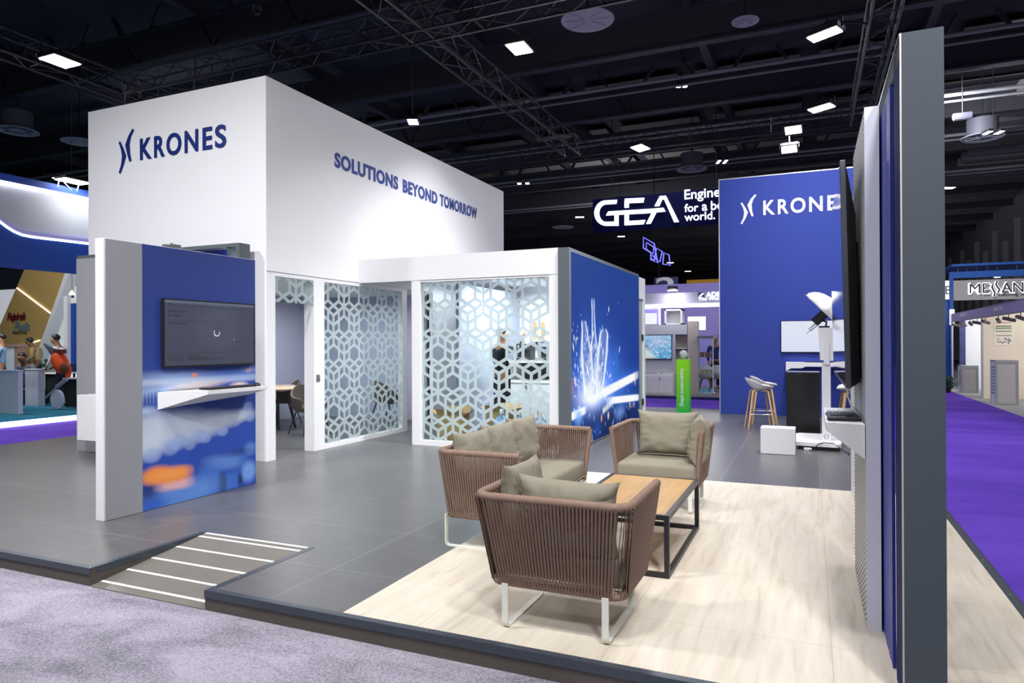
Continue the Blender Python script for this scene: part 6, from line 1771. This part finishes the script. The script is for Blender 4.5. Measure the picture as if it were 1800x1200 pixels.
g = thing('teal_display', 'teal topped display panel beside the slanted golden panel', 'display', P(112, 530, y=14)); build('top_block', MB().box(*fx((107, 523), (119, 508), 13.9, .2)), TEAL, g, off=g.location); build('poster', MB().box(*fx((88, 687), (112, 543), 14.2, .05)), mat('cyan_white_poster', L(215, 228, 240), .5, emit=L(215, 228, 240), es=.5), g, off=g.location)


def crate(name, label, cat, p_near, wpx, top, d, m, extra=None):
    c = P(*p_near, z=.03); x1 = P(p_near[0] + wpx, p_near[1], y=c[1])[0]; z1 = P(p_near[0], top, y=c[1])[2]
    g = thing(name, label, cat, (c[0], c[1], .03)); w = x1 - c[0]
    build('body', MB().box(0, w, 0, d, 0, z1 - .03 - .03, .005), m, g); build('top', MB().box(-.01, w + .01, -.01, d + .01, z1 - .06, z1 - .03, .005), m, g)
    return g, w, z1 - .03, c


g, w, h, c = crate('reception_counter', 'white counter at the left edge of the picture', 'counter', (-40, 724), 72, 649, .10, mat('cool_white', L(196, 206, 220), .5))
g, w, h, c = crate('wrapped_counter', 'small white counter wrapped in plastic film', 'counter', (44, 713), 23, 648, .16, mat('lilac_white', L(198, 198, 216), .4))
b = MB(); rs = random.Random(8); nx_ = 9
vs = [(-.02 + (w + .04) * i / nx_, -.02 - .012 * rs.random(), h * (.55 + .47 * j / 5)) for j in range(6) for i in range(nx_ + 1)]
build('plastic_wrap', b.add(vs, [(j * (nx_ + 1) + i, j * (nx_ + 1) + i + 1, (j + 1) * (nx_ + 1) + i + 1, (j + 1) * (nx_ + 1) + i) for j in range(5) for i in range(nx_)]), bpy.data.materials['wrap_film'], g)
g, w, h, c = crate('wood_counter', 'white counter with brown wooden top and end at the left edge', 'counter', (-40, 700), 66, 610, .2, mat('cool_white2', L(205, 214, 228), .5))
build('wood_end', MB().box(w, w + .16, -.01, .2, 0, h), mat('brown_end', L(150, 120, 105), .6), g); build('wood_top', MB().box(-.02, w + .18, -.03, .22, h, h + .09), _MC['brown_end'], g)
c = P(10, 722, z=.03); g = thing('swivel_stool', 'dark bar stool with purple column at the left picture edge', 'stool', (c[0], c[1] - .45, .03)); 
build('seat', MB().lathe([(0, .62), (.20, .62), (.22, .66), (.21, .72), (.0, .74)], n=24, cap=False), mat('dark_seat', L(66, 70, 88), .5), g, smooth=True); build('column', MB().tube([(0, 0, .03), (0, 0, .62)], .03, 10), mat('purple_steel', L(120, 105, 180), .3, metal=.5), g); build('footrest', MB().tube([(.0, 0, .2), (.17, .0, .2), (.17, 0, .6)], .012, 6), BLACK_MET, g); build('base', MB().lathe([(.22, 0), (.22, .02), (.04, .05)], n=24), STEEL, g)


def side_table(label, px0, px1, py, ybase, cloth=True):
    a = P(px0, py, y=ybase); x1 = P(px1, py, y=ybase)[0]; g = thing('side_table', label, 'table', (a[0], ybase, .03)); h = a[2] - .03; w = x1 - a[0]
    build('tabletop', MB().box(0, w, 0, .6, h - .03, h, .004), WHITE, g)
    for xx in (.05, w - .09):
        for yy in (.05, .5): build('leg', MB().box(xx, xx + .04, yy, yy + .04, 0, h - .03), BLACK_MET, g)
    if cloth: build('skirt', MB().box(.02, w - .02, .06, .08, .02, h - .03), mat('black_cloth', (.01, .01, .012), .8), g)
    return g, h


side_table('white table with laptop behind the wrapped counter', 74, 97, 655, 11.0)
side_table('white table with dark skirt at the grey panel edge', 110, 145, 664, 10.6)
c = P(83, 655, y=11.2); g = thing('laptop', 'open laptop on the white table in the left stand', 'laptop', (c[0], 11.25, P(83, 655, y=11.0)[2]), .3); build('base', MB().box(-.16, .16, -.1, .1, 0, .015), mat('lt_grey', (.2, .2, .22), .4, metal=.5), g); build('lid', MB().add([(-.16, .1, .015), (.16, .1, .015), (.16, .18, .23), (-.16, .18, .23), (-.16, .11, .015), (.16, .11, .015), (.16, .19, .23), (-.16, .19, .23)], [(0, 1, 2, 3), (7, 6, 5, 4), (0, 4, 5, 1), (1, 5, 6, 2), (2, 6, 7, 3), (3, 7, 4, 0)]), _MC['lt_grey'], g)
c = P(101, 696, y=10.2); single('white_disc', MB().lathe([(0, -.03), (.21, -.03), (.225, -.02), (.225, .02), (.21, .03), (0, .03)], n=36, cap=False).xform(Matrix.Translation((c[0], 10.2, .03 + .228)) @ Matrix.Rotation(math.pi / 2, 4, 'X')), mat('disc_white', L(190, 196, 214), .5), 'round white disc standing on the teal carpet', 'disc')
single('folded_stand', MB().tube([P(80, 699, y=10.1), P(100, 680, y=10.1)], .02, 6).tube([P(100, 680, y=10.1), P(117, 666, y=10.12)], .045, 8), ALU, 'folded aluminium stand leaning above the white disc', 'stand')
c = P(106, 655, y=10.3); zt3 = P(110, 664, y=10.6)[2]
g = thing('orange_bag', 'bulging orange bag with a grey flap next to the standing man', 'bag', (c[0], 10.35, .85))
og = mat('orange_fabric', L(236, 84, 22), .7, bump=(20, .3)); pts = [P(p[0], p[1], y=10.35) for p in ((100, 622), (104, 634), (110, 645), (113, 648))]
build('body', MB().tube(resample(pts, 10), [.10, .14, .155, .165, .165, .165, .165, .16, .15, .14], 16).xform(Matrix.Identity(4)), og, g, off=g.location, smooth=True)
build('mouth', MB().sphere(P(112.5, 647, y=10.22), (.15, .05, .12), 16, 10), mat('brown_lining', L(110, 62, 34), .8), g, off=g.location, smooth=True)
build('strap', MB().tube(resample([P(p[0], p[1], y=10.3) for p in ((117, 640), (121, 650), (119, 662))], 8), .06, 10), og, g, off=g.location, smooth=True)
f_ = [P(p[0], p[1], y=10.3) for p in ((75, 603), (95, 614), (92, 622), (89, 624))]; b = MB(); b.add(list(f_) + [(p[0], 10.36, p[2]) for p in f_], [(0, 1, 2, 3), (7, 6, 5, 4), (0, 4, 5, 1), (1, 5, 6, 2), (2, 6, 7, 3), (3, 7, 4, 0)]); build('flap', b, mat('grey_flap', L(96, 98, 108), .6), g, off=g.location, label='pointed grey flap')
build('belt', MB().box(*fx((94, 621), (109, 614), 10.28, .1)), mat('maroon_belt', L(110, 44, 34), .7), g, off=g.location)
g = thing('potted_plant', 'leafy green plant behind the laptop in the left stand', 'plant', (P(82, 640, y=11.4)[0], 11.45, P(83, 655, y=11.0)[2])); b = MB(); rs = random.Random(19)
for k_ in range(120):
    a = rs.random() * 6.28; r_ = .14 * math.sqrt(rs.random()); z_ = .08 + rs.random() * .2; u_ = rs.random() * 6.28
    b.add([(r_ * math.cos(a), r_ * math.sin(a), z_), (r_ * math.cos(a) + .05 * math.cos(u_), r_ * math.sin(a) + .05 * math.sin(u_), z_ + .03), (r_ * math.cos(a) + .02 * math.cos(u_ + 1), r_ * math.sin(a) + .02 * math.sin(u_ + 1), z_ + .06)], [(0, 1, 2)])
build('foliage', b, _MC['leaf_green'], g); build('pot', MB().lathe([(.06, 0), (.08, .1), (.07, .1), (.05, .02)], n=16), BLACK_PL, g)

# ------------------------------------------------------------------ people
STAND = dict(pelvis=(0, 0, .95), waist=(0, .01, 1.10), chest=(0, .01, 1.30), neck=(0, .01, 1.47), chin=(0, -.02, 1.55), face=(0, -.025, 1.64), crown=(0, .0, 1.72),
             sl=(-.185, .01, 1.41), sr=(.185, .01, 1.41), el=(-.23, .03, 1.14), er=(.23, .03, 1.14), wl=(-.23, -.06, .91), wr=(.23, -.06, .91),
             hl=(-.09, 0, .90), hr=(.09, 0, .90), kl=(-.10, -.02, .50), kr=(.10, -.02, .50), al=(-.10, .03, .09), ar=(.10, .03, .09), tl=(-.11, -.13, .035), tr=(.11, -.13, .035))


def skin_obj(name, nodes, edges, m, parent, sub=1):
    """nodes: list of (pos, rx, ry); one continuous tapering surface grown over the joints"""
    me = bpy.data.meshes.new(name); me.from_pydata([n[0] for n in nodes], edges, [])
    o = bpy.data.objects.new(name, me); COL.objects.link(o); o.parent = parent
    md = o.modifiers.new('skin', 'SKIN'); md.branch_smoothing = .6; md.use_smooth_shade = True
    if not me.skin_vertices: me.attributes  # layer is made by the modifier
    sv = me.skin_vertices[0].data
    for i, n in enumerate(nodes):
        sv[i].radius = (n[1], n[2]); sv[i].use_root = (i == 0)
    s = o.modifiers.new('smooth', 'SUBSURF'); s.levels = sub; s.render_levels = sub
    me.materials.append(m)
    return o


def person(label, loc, rz, skin, shirt, trousers, J=None, jacket=None, hair=True, apron=None):
    j = dict(STAND); j.update(J or {})
    j = {k_: Vector(v) for k_, v in j.items()}
    g = thing('person', label, 'person', loc, rz)
    N = []; E = []; ix = {}

    def nd(k_, p, rx, ry=None, link=None):
        ix[k_] = len(N); N.append((tuple(p), rx, ry or rx))
        if link: E.append((ix[link], ix[k_]))
    nd('pelvis', j['pelvis'], .135, .10); nd('waist', j['waist'], .12, .09, 'pelvis'); nd('chest', j['chest'], .14, .10, 'waist'); nd('neck', j['neck'], .060, .064, 'chest')
    nd('chin', j['chin'], .082, .090, 'neck'); nd('face', j['face'], .098, .112, 'chin'); nd('crown', j['crown'], .080, .092, 'face')
    fw = Vector((0, -1, 0)) if 'fw' not in (J or {}) else j['fw'].normalized()
    nd('nose', j['face'] + fw * .108 + Vector((0, 0, -.01)), .012, .016, 'face')
    sd = fw.cross(Vector((0, 0, 1))).normalized()
    for s_ in (-1, 1): nd('ear%d' % s_, j['face'] + sd * s_ * .088 + Vector((0, 0, -.005)), .010, .022, 'face')
    for s_ in 'lr':
        nd('s' + s_, j['s' + s_], .055, .055, 'chest'); nd('e' + s_, j['e' + s_], .040, .040, 's' + s_); nd('w' + s_, j['w' + s_], .026, .028, 'e' + s_)
        d = (j['w' + s_] - j['e' + s_]).normalized(); side = d.cross(fw)
        side = side.normalized() if side.length > .1 else sd.copy()
        palm = j['w' + s_] + d * .055; nd('p' + s_, palm, .036, .018, 'w' + s_)
        for f_i, ln in enumerate((.066, .078, .072, .056)):
            base = palm + d * .030 + side * (f_i - 1.5) * .019; tip = base + d * ln * .6 + fw * .010; end = tip + d * ln * .35 + fw * .022
            nd('f%s%d' % (s_, f_i), base, .010, .010, 'p' + s_); nd('g%s%d' % (s_, f_i), tip, .0088, .0088, 'f%s%d' % (s_, f_i)); nd('h%s%d' % (s_, f_i), end, .0075, .0075, 'g%s%d' % (s_, f_i))
        th = palm - side * .032 - d * .02; nd('t0' + s_, th, .011, .011, 'p' + s_); nd('t1' + s_, th - side * .018 + d * .038 + fw * .008, .0095, .0095, 't0' + s_)
        nd('h' + s_, j['h' + s_], .085, .085, 'pelvis'); nd('k' + s_, j['k' + s_], .056, .058, 'h' + s_); nd('a' + s_, j['a' + s_], .038, .042, 'k' + s_); nd('q' + s_, j['t' + s_], .034, .028, 'a' + s_)
    skin_obj('body', N, E, skin, g)
    # clothes follow the same joints
    C = []; CE = []

    def chain(items):
        st = len(C)
        for i, (p, rx, ry) in enumerate(items):
            C.append((tuple(p), rx, ry))
            if i: CE.append((st + i - 1, st + i))
        return st
    up = [(j['pelvis'], .155, .12), (j['waist'], .145, .11), (j['chest'], .165, .122), (j['chest'].lerp(j['neck'], .8), .085, .08)]
    chain(up)
    for s_ in 'lr':
        st = len(C); C.append((tuple(j['s' + s_]), .072, .070)); CE.append((2, st)); C.append((tuple(j['e' + s_]), .055, .055)); CE.append((st, st + 1)); C.append((tuple(j['e' + s_].lerp(j['w' + s_], .92)), .040, .042)); CE.append((st + 1, st + 2))
    skin_obj('jacket' if jacket else 'shirt', C, CE, jacket or shirt, g)
    C = []; CE = []
    chain([(j['waist'].lerp(j['pelvis'], .5), .140, .108), (j['pelvis'], .15, .118)])
    for s_ in 'lr':
        st = len(C); C.append((tuple(j['h' + s_]), .10, .10)); CE.append((1, st)); C.append((tuple(j['k' + s_]), .074, .076)); CE.append((st, st + 1)); C.append((tuple(j['a' + s_] + Vector((0, 0, .02))), .060, .062)); CE.append((st + 1, st + 2))
    skin_obj('trousers', C, CE, trousers, g)
    for s_ in 'lr':
        skin_obj('shoe', [(tuple(j['a' + s_] + Vector((0, .03, -.03))), .045, .045), (tuple(j['a' + s_].lerp(j['t' + s_], .6) + Vector((0, 0, -.01))), .045, .042), (tuple(j['t' + s_]), .040, .034)], [(0, 1), (1, 2)], mat('black_shoe', (.012, .011, .011), .4), g)
    hc = j['face'].lerp(j['crown'], .62) - fw * .018
    hb = MB().sphere((0, 0, 0), (.094, .108, .092), 20, 12)
    q = fw.to_track_quat('-Y', 'Z').to_matrix().to_4x4()
    hb.v = [(x, y, max(z, -.06 if y > .02 else (.030 if y < -.03 else -.01))) for x, y, z in hb.v]
    build('hair', hb.xform(Matrix.Translation(hc) @ q), HAIR, g, smooth=True)
    for s_ in (-1, 1):
        build('eye', MB().sphere(j['face'] + fw * .088 + sd * s_ * .031 + Vector((0, 0, .018)), .011, 8, 6), mat('dark_eye', (.02, .015, .012), .2), g)
    build('mouth', MB().tube([j['face'] + fw * .083 + sd * -.022 + Vector((0, 0, -.052)), j['face'] + fw * .090 + Vector((0, 0, -.055)), j['face'] + fw * .083 + sd * .022 + Vector((0, 0, -.052))], .006, 6), mat('lip', L(110, 62, 54), .5), g)
    if apron:
        a = MB()
        for (z0_, z1_, w0, w1) in ((.55, .95, .17, .175), (.95, 1.10, .175, .15), (1.10, 1.32, .12, .09)):
            n_ = 8
            for i in range(n_):
                t0, t1 = -1 + 2 * i / n_, -1 + 2 * (i + 1) / n_
                f0 = lambda t_, w_: (w_ * t_, -(.135 * math.sqrt(max(0, 1 - (t_ * .85) ** 2)) + .012))
                a.quad((*f0(t0, w0), z0_), (*f0(t1, w0), z0_), (*f0(t1, w1), z1_), (*f0(t0, w1), z1_))
        build('apron', a, apron, g, label='dark brown apron')
    return g


BLACK_CL = mat('black_cloth2', (.012, .012, .015), .85); NAVY_CL = mat('navy_trousers', L(26, 28, 44), .85)
person('person in black with dark apron reaching up inside the glass cube', (-4.90, 10.75, 0.0), math.pi - .5, SKIN_M, BLACK_CL, BLACK_CL,
       J=dict(el=(-.44, -.10, 1.36), wl=(-.34, -.22, 1.60), er=(.26, -.08, 1.16), wr=(.12, -.26, 1.12), face=(0, -.04, 1.63), crown=(0, -.03, 1.71)), apron=mat('brown_apron', L(58, 40, 30), .85))


def at_booth(px, y): return (P(px, 604, y=y)[0], y, .03)


WSHIRT = mat('white_shirt', (.78, .78, .82), .8)
person('person in white shirt and dark trousers bending over beside the orange bag', at_booth(110, 10.75), -math.pi / 2 + .35, SKIN_M, WSHIRT, NAVY_CL,
       J=dict(chest=(0, -.05, 1.29), neck=(0, -.12, 1.45), chin=(0, -.17, 1.52), face=(0, -.20, 1.60), crown=(0, -.19, 1.68), sl=(-.185, -.06, 1.40), sr=(.185, -.06, 1.40), el=(-.22, -.12, 1.14), er=(.22, -.10, 1.14), wl=(-.15, -.30, .98), wr=(.15, -.28, .95)))
person('person in tan jacket looking down behind the seated man', at_booth(66, 12.6), -math.pi / 2 + .5, SKIN_D, WSHIRT, NAVY_CL,
       J=dict(chest=(0, -.05, 1.27), neck=(0, -.13, 1.42), chin=(0, -.19, 1.48), face=(0, -.23, 1.55), crown=(0, -.23, 1.64), sl=(-.185, -.06, 1.38), sr=(.185, -.06, 1.38), el=(-.22, -.02, 1.12), er=(.22, -.02, 1.12), wl=(-.14, -.24, 1.0), wr=(.14, -.24, 1.0)), jacket=mat('tan_jacket', L(168, 144, 104), .85))
SEAT = dict(pelvis=(0, 0, .50), waist=(0, -.02, .66), chest=(0, -.08, .86), neck=(0, -.14, 1.02), chin=(0, -.19, 1.08), face=(0, -.23, 1.15), crown=(0, -.22, 1.24), sl=(-.185, -.09, .97), sr=(.185, -.09, .97),
            el=(-.25, -.14, .72), er=(.25, -.14, .72), wl=(-.12, -.36, .78), wr=(.12, -.36, .78), hl=(-.10, -.02, .48), hr=(.10, -.02, .48), kl=(-.12, -.44, .50), kr=(.12, -.44, .50), al=(-.12, -.42, .09), ar=(.12, -.42, .09), tl=(-.12, -.58, .035), tr=(.12, -.58, .035))
person('seated person in grey jacket bowing over behind the white counters', at_booth(50, 10.9), -.9 + math.pi / 2 - .3, SKIN_D, BLACK_CL, NAVY_CL, J=SEAT, jacket=mat('grey_jacket', L(92, 98, 108), .85))
c = at_booth(50, 10.9); single('seat_block', MB().box(c[0] - .2, c[0] + .2, 10.72, 11.1, .03, .39, .02), BLACK_PL, 'dark stool under the seated person in grey jacket', 'stool')
person('person in light blue shirt half cut off at the left picture edge', at_booth(2, 10.45), -math.pi / 2 + .8, SKIN_M, mat('light_blue_shirt', L(140, 172, 215), .8), NAVY_CL,
       J=dict(el=(-.27, -.05, 1.12), er=(.27, -.05, 1.12), wl=(-.10, -.26, 1.05), wr=(.10, -.26, 1.05)))
c = P(1256.5, 690, z=-.05); person('distant person in blue jacket beside the blue wall edge', (P(1257, 640, y=23.4)[0], 23.4, -.05), .4, SKIN_M, BLACK_CL, NAVY_CL, jacket=mat('blue_jacket', L(32, 44, 120), .8))
